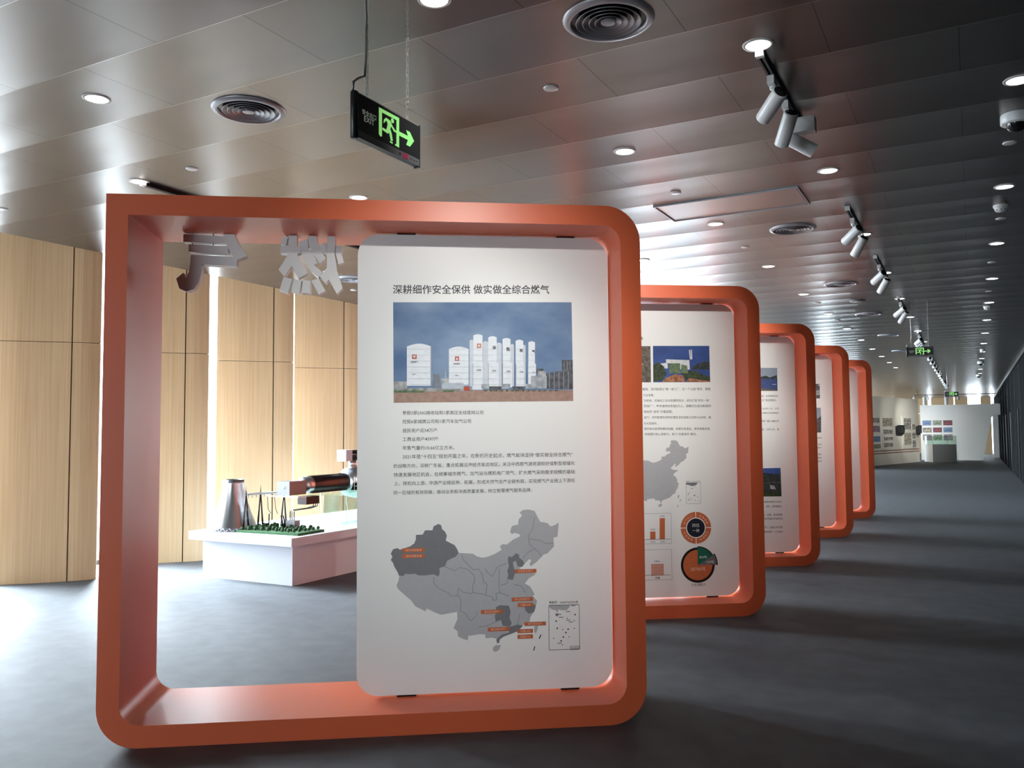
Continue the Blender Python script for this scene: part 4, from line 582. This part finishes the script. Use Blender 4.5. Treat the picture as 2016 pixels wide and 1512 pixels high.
for (x, y), w in zip(((-4.85, 4.15), (-1.987, 4.135), (-2.02, 6.478), (-2.01, 8.785), (-7.09, 4.116), (-7.165, 8.80), (-1.98, 13.29), (-2.0, 15.59), (0.28, 6.45), (0.288, 8.766), (0.257, 11.04), (0.26, 13.35)),
        ('above the left end of the nearest frame', 'right of the hanging exit sign', 'just before the access panel', 'beyond the access panel', 'at the left edge of the picture', 'beside the board of the nearest frame over the wood wall', 'above the third frame', 'above the fourth frame', 'under the dome camera at the right edge', 'under the smoke detector at the right', 'between two lamps of the right line', 'farthest in the right line')):
    if S0 is None:
        b = MB(); b.lathe([(0.0005, -0.007), (0.036, -0.007), (0.041, -0.005), (0.043, 0.0)], M_WHITEM, n=24); o = S0 = b.build('sprinkler_cover')
    else: o = copy_tree(S0)
    o.location = (x, y, H-0.0005); tag(o, 'small flat round sprinkler cover, '+w, 'ceiling cover', 'flat round ceiling covers')
b = MB(); b.lathe([(0.0005, -0.012), (0.10, -0.012), (0.105, -0.006), (0.107, 0.0)], M_GREYF, n=28)
o = b.build('ceiling_loudspeaker'); o.location = (-1.425, 13.34, H-0.0005); tag(o, 'flat round grey loudspeaker grille between two air diffusers', 'loudspeaker')
P0_ = None
for (x, y), w in zip(((0.273, 8.24), (0.266, 15.02), (0.27, 23.2)), ('nearest in the line by the dark right wall', 'second in the line by the dark right wall', 'farthest in the line by the dark right wall')):
    if P0_ is None:
        r = P0_ = empty('smoke_detector'); b = MB(); b.lathe([(0.058, 0.0), (0.058, -0.018), (0.050, -0.022)], M_WHITEM, n=24); b.build('base', r)
        b = MB(); b.lathe([(0.050, -0.022), (0.046, -0.045), (0.030, -0.056), (0.0005, -0.058)], M_WHITEM, n=24)
        for a in range(8): b.box((0.045*math.cos(a*PI/4)-0.006, 0.045*math.sin(a*PI/4)-0.006, -0.047), (0.045*math.cos(a*PI/4)+0.006, 0.045*math.sin(a*PI/4)+0.006, -0.042), M_BLACK)
        b.build('sensor_head', r); o = r
    else: o = copy_tree(P0_)
    o.location = (x, y, H-0.0005); tag(o, 'white smoke detector, '+w, 'smoke detector', 'smoke detectors')
C0_ = None
for (x, y), w in zip(((0.293, 5.88), (0.26, 27.4), (0.25, 34.0)), ('cut by the right edge of the picture', 'small and distant in the right line', 'dark, in front of the far bright window')):
    if C0_ is None:
        r = C0_ = empty('dome_camera'); b = MB(); b.lathe([(0.082, 0.0), (0.084, -0.010), (0.084, -0.052), (0.078, -0.058), (0.055, -0.060)], M_WHITEM, n=32); b.build('housing', r)
        b = MB(); b.lathe([(0.055, -0.060), (0.050, -0.082), (0.034, -0.100), (0.0005, -0.108)], mat('dark_dome', (0.01, 0.01, 0.012), 0.08), n=28); b.build('dome', r); o = r
    else: o = copy_tree(C0_)
    o.location = (x, y, H-0.0005); tag(o, 'dome security camera '+w, 'camera', 'dome cameras')
r = empty('access_panel', (-1.725, 7.07, H)); tag(r, 'rectangular metal access panel in the ceiling with a thin frame', 'access panel')
b = MB(); b.box((-0.57, -0.265, -0.006), (0.57, 0.265, -0.001), mat('panel_metal', (0.36, 0.33, 0.30), 0.28, metal=0.75)); b.build('hatch', r)
b = MB()
for a, c in (((-0.59, -0.285), (0.59, -0.272)), ((-0.59, 0.272), (0.59, 0.285)), ((-0.59, -0.272), (-0.577, 0.272)), ((0.577, -0.272), (0.59, 0.272))): b.box((*a, -0.012), (*c, -0.0005), M_DIFF)
b.build('edge_frame', r)

# spotlight tracks and heads
def track(y0, y1, x, label):
    b = MB(); b.box((x-0.017, y0, H-0.032), (x-0.006, y1, H-0.0005), M_BLACKM); b.box((x+0.006, y0, H-0.032), (x+0.017, y1, H-0.0005), M_BLACKM)
    b.box((x-0.006, y0, H-0.014), (x+0.006, y1, H-0.0005), M_BLACK)
    r = empty('lighting_track', (x, y0, H)); tag(r, label, 'track', 'ceiling lighting tracks')
    o = b.build('rail', r); o.location = (-x, -y0, -H)
    b = MB(); b.box((-0.02, -0.03, -0.034), (0.02, 0.0, -0.0005), M_WHITEM); b.build('end_feed', r)
TX = -0.875
for y0, y1, lab in ((1.0, 3.2, 'black lighting track above the photographer, in front of the nearest frame'), (4.25, 5.35, 'black lighting track holding the nearest spotlights, below a lit downlight'), (7.63, 8.95, 'second black lighting track, beyond the access panel'), (9.96, 11.35, 'third black lighting track along the aisle'),
                    (13.2, 14.8, 'fourth black lighting track along the aisle'), (18.2, 19.6, 'fifth black lighting track, above the second exit sign'), (22.6, 41.0, 'long black lighting track carrying a chain of spotlights at the far end')):
    track(y0, y1, TX, lab)
track(4.2, 7.3, -5.42, 'black lighting track over the left aisle behind the nearest frame')
HB = MB(); HB.lathe([(0.0005, -0.085), (0.034, -0.085), (0.0405, -0.082), (0.0415, -0.075), (0.0415, 0.112), (0.040, 0.115), (0.034, 0.115), (0.034, 0.10)], M_WHITEM, n=24, axis='z')
HBK = MB(); HBK.lathe([(0.0005, -0.0865), (0.034, -0.0865), (0.036, -0.0845)], M_BLACK, n=24)
HL = MB(); HL.disc(0.0335, 0.102, M_SPOTLENS, n=20)
HLoff = MB(); HLoff.disc(0.0335, 0.102, M_GREYF, n=20)
HA = MB(); HA.box((-0.018, -0.055, -0.075), (0.018, 0.055, -0.03), M_WHITEM); HA.lathe([(0.016, -0.075), (0.016, -0.088), (0.0005, -0.089)], M_WHITEM, n=14)
HS = MB(); HS.tube([(0, 0, -0.085), (0, 0, -0.135)], 0.0065, M_WHITEM, 8)
HBIG = MB(); HBIG.box((-0.05, -0.05, -0.12), (0.11, 0.03, -0.03), M_WHITEM)
HM = {}
def head(x, y, aim, label, group='track spotlights', lit=True, z=H, power=0.0, cone=45.0, big=False):
    r = empty('track_spotlight', (x, y, z)); tag(r, label, 'spotlight', group)
    def part(nm, mb, key):
        if key not in HM: o = mb.build(nm, r); HM[key] = o.data
        else: o = put(nm, HM[key], r)
        return o
    part('adapter', HBIG if big else HA, 'big' if big else 'adapter'); part('stem', HS, 'stem')
    d = (Vector(aim)-Vector((x, y, z-0.16))).normalized()
    q = d.to_track_quat('Z', 'Y')
    bo = part('barrel', HB, 'barrel'); bo.location = (0, 0, -0.165); bo.rotation_mode = 'QUATERNION'; bo.rotation_quaternion = q
    for nm, mb, key in (('end_cap', HBK, 'cap'), ('lens', HL if lit else HLoff, 'lens%d' % lit)):
        if key not in HM: c = mb.build(nm, bo); HM[key] = c.data
        else: c = put(nm, HM[key], bo)
    if power:
        ld = bpy.data.lights.new('spot_lamp', 'SPOT'); ld.energy = power; ld.spot_size = math.radians(cone); ld.spot_blend = 1.0; ld.color = (1.0, 0.985, 0.93); ld.shadow_soft_size = 0.03
        lo = bpy.data.objects.new('spot_lamp', ld); COL.objects.link(lo)
        lo.location = Vector((x, y, z-0.165))+d*0.125; lo.rotation_mode = 'QUATERNION'; lo.rotation_quaternion = d.to_track_quat('-Z', 'Y')
    return r
def board_pt(k, x, z): return (STANDS[k][0]+math.cos(TH)*x-math.sin(TH)*PD, STANDS[k][1]+math.sin(TH)*x+math.cos(TH)*PD, z)
SP = 165.0
head(TX, 1.9, board_pt(0, 1.75, 1.7), 'white track spotlight above the photographer aimed at the nearest board, nearer one', power=SP, cone=60.0)
head(TX, 2.5, board_pt(0, 2.0, 1.5), 'white track spotlight above the photographer aimed at the nearest board, farther one', power=SP*0.6)
head(TX, 4.54, board_pt(1, 1.45, 2.05), 'white spotlight nearest the camera, upper one pointing down to the left', power=SP*1.7, cone=60)
head(TX, 4.93, board_pt(1, 2.0, 0.9), 'white spotlight nearest the camera, lower one pointing steeply down', power=SP*0.6)
head(TX, 5.24, (0.6, 5.9, 2.3), 'white spotlight turned to the right beside a boxy driver, nearest group', lit=False, big=True)
for k, (ya, yb) in enumerate(((7.98, 8.5), (10.4, 11.0), (13.65, 14.3))):
    nm = ('second', 'third', 'fourth')[k]
    head(TX, ya, board_pt(k+2, 1.45, 2.05), 'grey white spotlight on the %s track, upper of the pair' % nm, power=SP*1.5, cone=60)
    head(TX, yb, board_pt(k+2, 1.9, 1.2), 'grey white spotlight on the %s track, lower of the pair' % nm, power=SP*0.6)
for y, w in ((18.5, 'left'), (18.9, 'middle'), (19.3, 'right')):
    head(TX, y, (-3.4, y+4, 1.5), 'white spotlight just above the second exit sign, %s one of three' % w, power=0)
WORDS = ['nearest', 'second', 'third', 'fourth', 'fifth', 'sixth', 'seventh', 'eighth', 'ninth', 'tenth', 'eleventh', 'farthest']
for i in range(12):
    y = 23.2+i*1.45
    tgt = (*at_wall(1.2+i*0.35), 1.5)
    head(TX, y, tgt, 'white spotlight in the long far chain, %s from the second exit sign' % WORDS[i], power=(700 if i in (4, 6, 8, 10) else 0), cone=44)
# suspended rail near the far partition
r = empty('suspended_rail', (0, 45.2, 0)); tag(r, 'thin dark rail hung below the ceiling across the far end of the hall', 'rail')
b = MB(); b.box((-2.5, -0.015, 3.12), (1.0, 0.015, 3.15), M_BLACKM); b.build('rail', r)
for x in (-2.3, -1.6, -0.6, 0.6): MB().tube([(x, 0, 3.15), (x, 0, H)], 0.006, M_BLACKM).build('hanger', r)
for x, w in ((-2.45, 'left'), (-1.85, 'middle'), (-0.55, 'right')):
    head(x, 45.2, (x+0.1, 46.0, 1.4), 'tiny lit spotlight under the hung far rail, %s one' % w, z=3.15, power=5, cone=80)

# ---------------------------------------------------------------- exit signs
def exit_sign(loc, rz, label, cable=True):
    r = empty('exit_sign', loc, rz); tag(r, label, 'exit sign', 'hanging emergency exit signs')      # local x along the sign, -y its face
    Lx, Hz = 0.362, 0.145
    b = MB(); b.box((0.012, -0.008, 0), (Lx-0.006, 0.012, Hz), M_BLACK); b.build('housing', r)
    b = MB(); b.lathe([(0.0005, -0.003), (0.011, -0.003), (0.013, -0.001), (0.013, Hz+0.003), (0.011, Hz+0.006), (0.0005, Hz+0.006)], M_BLACK, (0.011, 0.002, 0), 16); b.build('end_cap', r)
    b = MB(); b.box((Lx-0.006, -0.010, -0.004), (Lx, 0.014, Hz+0.004), M_BLACK); b.build('end_cap', r)
    b = MB(); b.box((0.016, -0.0105, 0.0), (Lx-0.006, -0.008, 0.024), M_GREYF); b.box((0.016, -0.007, Hz), (Lx-0.006, 0.011, Hz+0.004), M_DIFF)
    b.disc(0.005, 0, M_BLACK, n=12); b.v[-12:] = [(0.240+v[0], -0.0108, 0.012+v[1]) for v in b.v[-12:]]
    b.box((0.256, -0.0115, 0.003), (0.286, -0.0105, 0.021), M_RED)
    for j in range(4): b.box((0.300+j*0.012, -0.0112, 0.010), (0.304+j*0.012, -0.0105, 0.014), M_BLACK)
    b.build('control_strip', r)
    y = -0.0087; g = M_GREEN; b = MB(); fl = lambda pts: b.flat_xz(pts, y, g)
    X = lambda t: 0.125+t*0.113; Z = lambda t: 0.032+t*0.104       # door pictogram box
    fl([(X(0), Z(0.12)), (X(0), Z(1)), (X(1), Z(1)), (X(1), Z(0)), (X(.77), Z(0.02)), (X(.86), Z(0.1)), (X(.86), Z(.88)), (X(.15), Z(.88)), (X(.15), Z(.10)), (X(.08), Z(.07))])
    y -= 0.0002
    fl([(X(.66)+0.0085*math.cos(a*PI/6), Z(.79)+0.0085*math.sin(a*PI/6)) for a in range(12)])
    fl([(X(.30), Z(.62)), (X(.22), Z(.56)), (X(.24), Z(.68)), (X(.34), Z(.78)), (X(.56), Z(.75)), (X(.66), Z(.62)), (X(.80), Z(.52)), (X(.90), Z(.52)), (X(.88), Z(.45)), (X(.72), Z(.46)), (X(.60), Z(.58)), (X(.55), Z(.48)), (X(.62), Z(.36)), (X(.68), Z(.12)), (X(.58), Z(.10)), (X(.50), Z(.33)), (X(.42), Z(.28)), (X(.16), Z(.32)), (X(.17), Z(.40)), (X(.36), Z(.39)), (X(.42), Z(.58)), (X(.38), Z(.68)), (X(.31), Z(.66))])
    fl([(X(.56), Z(.09)), (X(.68), Z(.07)), (X(.66), Z(.02)), (X(.52), Z(.04))])
    fl([(X(1.0), Z(.55)), (X(1.45), Z(.55)), (X(1.36), Z(.72)), (X(1.56), Z(.72)), (X(1.78), Z(.48)), (X(1.56), Z(.22)), (X(1.36), Z(.22)), (X(1.45), Z(.41)), (X(1.0), Z(.41))])
    b.build('running_man_pictogram', r)
    b = MB(); fn = lambda x, z: (x, -0.0088, z)
    b.text('安全出口', (0.038, 0.086), (0.110, 0.086), fn, M_PALE); b.text('EXIT', (0.048, 0.064), (0.100, 0.064), fn, M_PALE); b.build('lettering', r)
    up = H-loc[2]
    for x in (0.075, 0.300):
        b = MB(); z = Hz+0.003; i = 0
        while z < up-0.004:
            h = 0.022; z2 = min(z+h, up)
            for s in (-1, 1):
                if i % 2: b.tube([(x, 0.002+s*0.004, z), (x, 0.002+s*0.004, z2)], 0.0013, M_CHROME, 4)
                else: b.tube([(x+s*0.004, 0.002, z), (x+s*0.004, 0.002, z2)], 0.0013, M_CHROME, 4)
            z += 0.019; i += 1
        b.build('chain', r)
    if cable:
        b = MB(); b.tube([(0.004, 0.002, Hz+0.005), (0.006, 0.002, Hz+0.035), (0.030, 0.002, Hz+0.055), (0.064, 0.002, Hz+0.075), (0.070, 0.003, Hz+0.13), (0.073, 0.004, Hz+0.28), (0.066, 0.004, Hz+0.42), (0.069, 0.003, up)], 0.0042, M_CHROME, 8); b.build('cable', r)
    return r
exit_sign((-1.703, 2.083, 2.443), PI/2, 'large nearest black exit sign with green running man hanging on chains at the upper left')
exit_sign((-0.83, 13.83, 2.565), 0.0, 'smaller second black exit sign hanging over the aisle below the spotlights')
exit_sign((-0.69, 28.0, 2.44), 0.0, 'tiny farthest black exit sign over the white partition')

# ---------------------------------------------------------------- plinth with power plant models
ZT = 0.4815
r = empty('display_plinth', (-6.56, 6.37, 0)); tag(r, 'long low white plinth with an overhanging top carrying scale models behind the nearest frame', 'plinth')
b = MB(); b.box((-0.63, 0.0, 0.0), (0.62, 3.4, 0.397), M_PLINTH); b.build('body', r)
b = MB(); b.box((-0.735, -0.105, 0.397), (0.705, 3.5, ZT), M_PLINTH); b.build('tabletop', r)
# generating station model
r = empty('power_station_model', (-6.6, 6.7, ZT)); tag(r, 'scale model of a cooling tower, pylons and lawn with trees on the plinth end', 'scale model')
cx, cy = -0.38, -0.12
prof = [(0.245, 0.035), (0.222, 0.09), (0.19, 0.17), (0.160, 0.26), (0.135, 0.35), (0.118, 0.43), (0.112, 0.49), (0.111, 0.532), (0.105, 0.532), (0.105, 0.49), (0.12, 0.38)]
b = MB(); b.lathe(prof, M_SILVER, (cx, cy, 0), 48); ct = b.build('cooling_tower', r); tag(ct, 'silver hyperbolic cooling tower')
b = MB()
for i in range(24):
    a = 2*PI*i/24; a2 = 2*PI*(i+0.5)/24; a3 = 2*PI*(i+1)/24
    p = lambda an, rr_, z: (cx+rr_*math.cos(an), cy+rr_*math.sin(an), z)
    b.tube([p(a, 0.25, 0.001), p(a2, 0.243, 0.037)], 0.005, M_SILVER, 5); b.tube([p(a3, 0.25, 0.001), p(a2, 0.243, 0.037)], 0.005, M_SILVER, 5)
b.build('tower_support', ct)
b = MB(); b.prism_xy([(-0.14, -0.30), (0.66, -0.26), (0.64, 0.16), (-0.10, 0.20)], 0.0005, 0.022, M_GREENB); lawn = b.build('lawn_base', r)
tr = None; nt_ = 0
for j in range(7):
    for i in range(9):
        x = -0.10+i*0.086+random.uniform(-0.018, 0.018); y = -0.25+j*0.062+random.uniform(-0.012, 0.012)+0.004*i
        if y > 0.14 or x > 0.62 or (0.12 < x < 0.30 and j in (3, 4)): continue
        if tr is None:
            b = MB(); b.sphere((0, 0, 0.024), 0.019, M_TREE, 9, 6); b.tube([(0, 0, 0), (0, 0, 0.012)], 0.003, M_BROWNM, 5); tr = o = b.build('tree', lawn)
        else: o = tr.copy(); COL.objects.link(o)
        o.location = (x, y, 0.021); s = random.uniform(0.85, 1.2); o.scale = (s, s, s); nt_ += 1
PYL = [(-0.12, -0.19), (-0.085, -0.02), (-0.03, 0.27)]
for px_, py_ in PYL:
    b = MB()
    for sx_ in (-0.03, 0.03): b.tube([(px_+sx_*0.7, py_-abs(sx_)*0.6*(1 if sx_ < 0 else -1), 0.012), (px_, py_, 0.40)], 0.011, M_BROWNM, 6, 0.006)
    b.tube([(px_, py_, 0.39), (px_, py_, 0.475)], 0.006, M_BROWNM, 6, 0.001)
    b.build('pylon', r)
b = MB(); zz_ = 0.385
b.tube([(PYL[0][0], PYL[0][1], zz_), (PYL[1][0], PYL[1][1], zz_)], 0.012, M_WHITEM, 8); b.tube([(PYL[1][0], PYL[1][1], zz_), (PYL[2][0], PYL[2][1], zz_), (0.20, 0.30, zz_-0.005)], 0.012, M_WHITEM, 8)
for t in (0.15, 0.4, 0.7, 0.9):
    for a, c in ((0, 1), (1, 2)):
        x = PYL[a][0]+(PYL[c][0]-PYL[a][0])*t; y = PYL[a][1]+(PYL[c][1]-PYL[a][1])*t; b.tube([(x, y, zz_-0.005), (x+0.012, y-0.01, zz_-0.035)], 0.006, M_WHITEM, 6)
b.tube([(PYL[1][0]+0.04, PYL[1][1]+0.06, zz_-0.03), (PYL[1][0]+0.05, PYL[1][1]+0.06, 0.22), (PYL[1][0]+0.08, PYL[1][1]+0.07, 0.17)], 0.003, M_BROWNM, 5)
b.tube([(PYL[1][0]+0.08, PYL[1][1]+0.12, zz_-0.03), (PYL[1][0]+0.10, PYL[1][1]+0.12, 0.22), (PYL[1][0]+0.12, PYL[1][1]+0.13, 0.16)], 0.003, M_BROWNM, 5)
b.build('overhead_line', r)
MB().box((0.24, 0.02, 0.02), (0.36, 0.10, 0.11), M_GREYF).build('transformer', r)
for i in range(3):
    MB().tube([(0.22-i*0.03, 0.05, 0.02), (0.22-i*0.03, 0.05, 0.10), (0.205-i*0.03, 0.045, 0.155)], 0.011, M_BROWNM, 7, 0.006).build('bushing', r)
MB().tube([(0.00, 0.02, 0.02), (0.00, 0.02, 0.17)], 0.007, M_BROWNM, 7).build('lightning_rod', r)
b = MB()
for i in range(3):
    o_ = i*0.028
    b.tube([(0.26+o_, 0.06, 0.11), (0.26+o_, 0.06, 0.20), (0.275+o_, 0.07, 0.215), (0.33+o_, 0.24, 0.225), (0.33+o_, 0.34, 0.24), (0.33+o_, 0.35, 0.33)], 0.005, M_BROWNM, 6)
b.build('pipework', r)
# turbine generator on an acrylic stand
r = empty('turbine_generator_model', (-6.28, 7.6, ZT)); tag(r, 'dark polished turbine generator model on a clear acrylic stand beside the white board', 'scale model')
b = MB(); b.box((-0.24, -1.0, 0.362), (0.22, 1.5, 0.378), M_ACRYL); b.build('platform', r)
for y in (-0.66, -0.2, 0.25, 0.7, 1.15):
    for x in (-0.2, 0.18): MB().tube([(x, y, 0.0), (x, y, 0.362)], 0.011, M_ACRYL, 10).build('leg', r)
b = MB(); b.prism_xz([(-0.13, 0.0), (0.13, 0.0), (0.11, 0.33), (-0.11, 0.33)], -0.25, 1.3, M_ACRYL2); b.build('condenser_block', r)
b = MB(); b.box((-0.12, -0.97, 0.378), (0.05, -0.72, 0.522), M_GREYF); b.lathe([(0.0005, 0), (0.016, 0), (0.02, 0.003)], M_SILVER, (-0.03, -0.974, 0.46), 14, 'y'); b.build('exciter_box', r)
b = MB(); b.lathe([(0.0005, -0.72), (0.06, -0.72), (0.085, -0.69), (0.092, -0.64), (0.092, -0.60)], M_SILVER, (-0.02, 0, 0.47), 28, 'y'); b.build('end_shield', r)
b = MB(); b.lathe([(0.094, -0.60), (0.096, -0.58), (0.096, -0.10), (0.102, -0.09), (0.102, -0.04), (0.06, -0.03)], M_BROWNM, (-0.02, 0, 0.47), 32, 'y')
b.box((-0.09, -0.62, 0.378), (0.05, -0.05, 0.40), M_BROWNM); b.build('generator_casing', r)
b = MB(); b.lathe([(0.0005, -0.03), (0.10, -0.03), (0.165, 0.04), (0.185, 0.16), (0.185, 0.5), (0.165, 0.62), (0.09, 0.7), (0.0005, 0.7)], M_SILVER, (0.0, 0, 0.46), 32, 'y'); b.box((-0.20, -0.02, 0.378), (0.20, 0.7, 0.46), M_BROWNM); b.build('turbine_casing', r)
b = MB()
for y in (-0.12, -0.02, 0.08):
    for z in (0.43, 0.48, 0.53): b.tube([(0.21, y, z), (0.21, y+0.10, z)], 0.003, M_WHITEM, 5)
    b.tube([(0.21, y, 0.378), (0.21, y, 0.53)], 0.003, M_WHITEM, 5)
b.build('railing', r)
b = MB(); b.lathe([(0.055, 0.02), (0.06, 0.02), (0.06, 0.60), (0.055, 0.60)], M_BROWNM, (0.0, 0, 0.765), 24, 'y'); b.box((-0.065, -0.09, 0.70), (0.065, 0.02, 0.83), M_PLINTH)
b.tube([(0.0, 0.10, 0.62), (0.0, 0.10, 0.71)], 0.045, M_SILVER, 14); b.tube([(0.0, 0.42, 0.62), (0.0, 0.42, 0.71)], 0.045, M_SILVER, 14); b.build('crossover_pipe', r)
b = MB(); b.box((0.06, -0.86, 0.28), (0.18, -0.66, 0.362), M_BROWNM); b.build('terminal_box', r)

# ---------------------------------------------------------------- far walls: photographs, boxes, glass case
def wall_photo(s0, z0, s1, z1, key, label, cat='photograph'):
    s_, e_ = at_wall(s0, 0.030), at_wall(s1, 0.030)
    r = empty('framed_photo', (s_[0], s_[1], z0), ANG); tag(r, label, cat, 'photographs on the cream wall')
    b = MB(); w = s1-s0; h = z1-z0; b.box((0, 0, 0), (w, 0.012, h), M_WHITEM); b.build('mount', r)
    b = MB(); b.flat_xz([(0.015, 0.015), (w-0.015, 0.015), (w-0.015, h-0.015), (0.015, h-0.015)], -0.001, prn(key)); b.build('print', r)
for (s0, z0, s1, z1), key, w in zip(((-0.45, 1.761, 0.678, 2.0), (-0.45, 1.373, 0.695, 1.667), (-0.45, 0.973, 0.71, 1.238), (-0.45, 0.703, 0.727, 0.904), (0.992, 1.62, 2.236, 2.0), (1.031, 1.295, 2.226, 1.509), (1.074, 1.031, 2.252, 1.189), (1.049, 0.743, 2.229, 0.943),
        (3.607, 1.48, 4.636, 2.007), (4.716, 1.49, 5.199, 1.737), (3.616, 0.811, 4.649, 1.361), (4.696, 1.064, 5.2, 1.359), (4.697, 0.69, 5.219, 1.006)),
        ('bw', 'pink', 'pblue', 'olive', 'sepia', 'bw', 'bw', 'bw', 'bw', 'sepia', 'sepia', 'bw', 'bw'),
        ('brown photograph at the top of the first column on the cream wall', 'pale mauve photograph second from top in the first column of the cream wall', 'blue photograph third from top in the first column of the cream wall', 'green photograph at the bottom of the first column of the cream wall',
         'sepia photograph at the top of the second column on the cream wall', 'grey photograph second from top in the second column of the cream wall', 'grey photograph third from top in the second column of the cream wall', 'grey photograph at the bottom of the second column of the cream wall',
         'tall dark photograph right of the black box on the cream wall, upper one', 'small sepia photograph beside the tall upper one on the cream wall', 'tall sepia photograph right of the black box on the cream wall, lower one', 'small grey photograph in the middle of the last column of the cream wall', 'small dark photograph at the foot of the last column of the cream wall')):
    wall_photo(s0, z0, s1, z1, key, w)
for i, (s0, z0, s1, z1) in enumerate(((-0.5, 0.647, 0.80, 2.09), (0.86, 0.645, 2.37, 2.10), (3.45, 0.64, 5.26, 2.10))):
    P = [at_wall(s0, 0.0005), at_wall(s1, 0.0005), at_wall(s1, 0.0155), at_wall(s0, 0.0155)]
    b = MB(); b.prism_xy(P, z0, z1, M_CREAM)
    tag(b.build('photo_board'), 'thin cream backing board behind the %s group of photographs on the curved wall' % ('left', 'middle', 'right')[i], 'board', 'photo backing boards')
for i, (s0, z0, s1, z1) in enumerate(((2.56, 1.268, 3.42, 1.683), (5.30, 1.232, 5.70, 1.685))):
    s_ = at_wall(s0, 0.001); w = s1-s0; h = z1-z0
    r = empty('wall_monitor', (s_[0], s_[1], z0), ANG); tag(r, 'dark box shaped screen on the cream wall, '+('between the second and third photo groups' if i == 0 else 'at the right end beside the white partition'), 'screen', 'dark screens on the cream wall')
    b = MB(); b.box((0.1*w, -0.10, 0), (w, 0.0, h*0.9), M_BLACKM); b.build('bracket', r)
    b = MB(); b.box((0, -0.17, 0.08), (w*0.9, -0.10, h), M_BLACK); b.build('screen', r)
for j, z in enumerate(((1.672, 1.925), (1.330, 1.580), (0.945, 1.245))):
    for i, x in enumerate(((-2.155, -1.752), (-1.70, -1.30), (-1.249, -0.851))):
        key = (('pblue', 'olive', 'redc'), ('sepia', 'redc', 'pblue'), ('pink', 'olive', 'pink'))[j][i]
        r = empty('landscape_photo', (x[0], 45.985, z[0])); tag(r, 'colour photograph in the grid above the glass case, %s row %s' % (('top', 'middle', 'bottom')[j], ('left', 'centre', 'right')[i]), 'photograph', 'photographs in the grid on the white partition')
        b = MB(); b.box((0, 0, 0), (x[1]-x[0], 0.0145, z[1]-z[0]), M_WHITEM); b.build('mount', r)
        b = MB(); w = x[1]-x[0]; h = z[1]-z[0]; b.flat_xz([(0.006, 0.006), (w-0.006, 0.006), (w-0.006, h-0.006), (0.006, h-0.006)], -0.001, prn(key)); b.build('print', r)
r = empty('glass_display_case', (-1.62, 43.0, 0), math.radians(25)); tag(r, 'grey plinth with a clear glass box standing before the photo grid', 'display case')
b = MB(); b.box((0, 0, 0), (1.05, 0.02, 0.80), mat('case_front', (0.10, 0.11, 0.11), 0.4)); b.box((0, 0.02, 0), (1.05, 0.90, 0.80), M_WHITE); b.build('plinth', r)
b = MB()
for a, c in (((0, 0), (1.05, 0.012)), ((0, 0.888), (1.05, 0.90)), ((0, 0.012), (0.012, 0.888)), ((1.038, 0.012), (1.05, 0.888))): b.box((*a, 0.80), (*c, 1.18), M_ACRYL)
b.box((0, 0, 1.18), (1.05, 0.90, 1.192), M_ACRYL); b.build('glass_box', r)
b = MB()
for x, y in ((0, 0), (1.04, 0), (0, 0.89), (1.04, 0.89)): b.box((x, y, 0.8), (x+0.01, y+0.01, 1.19), M_GREYF)
b.build('corner_strip', r)
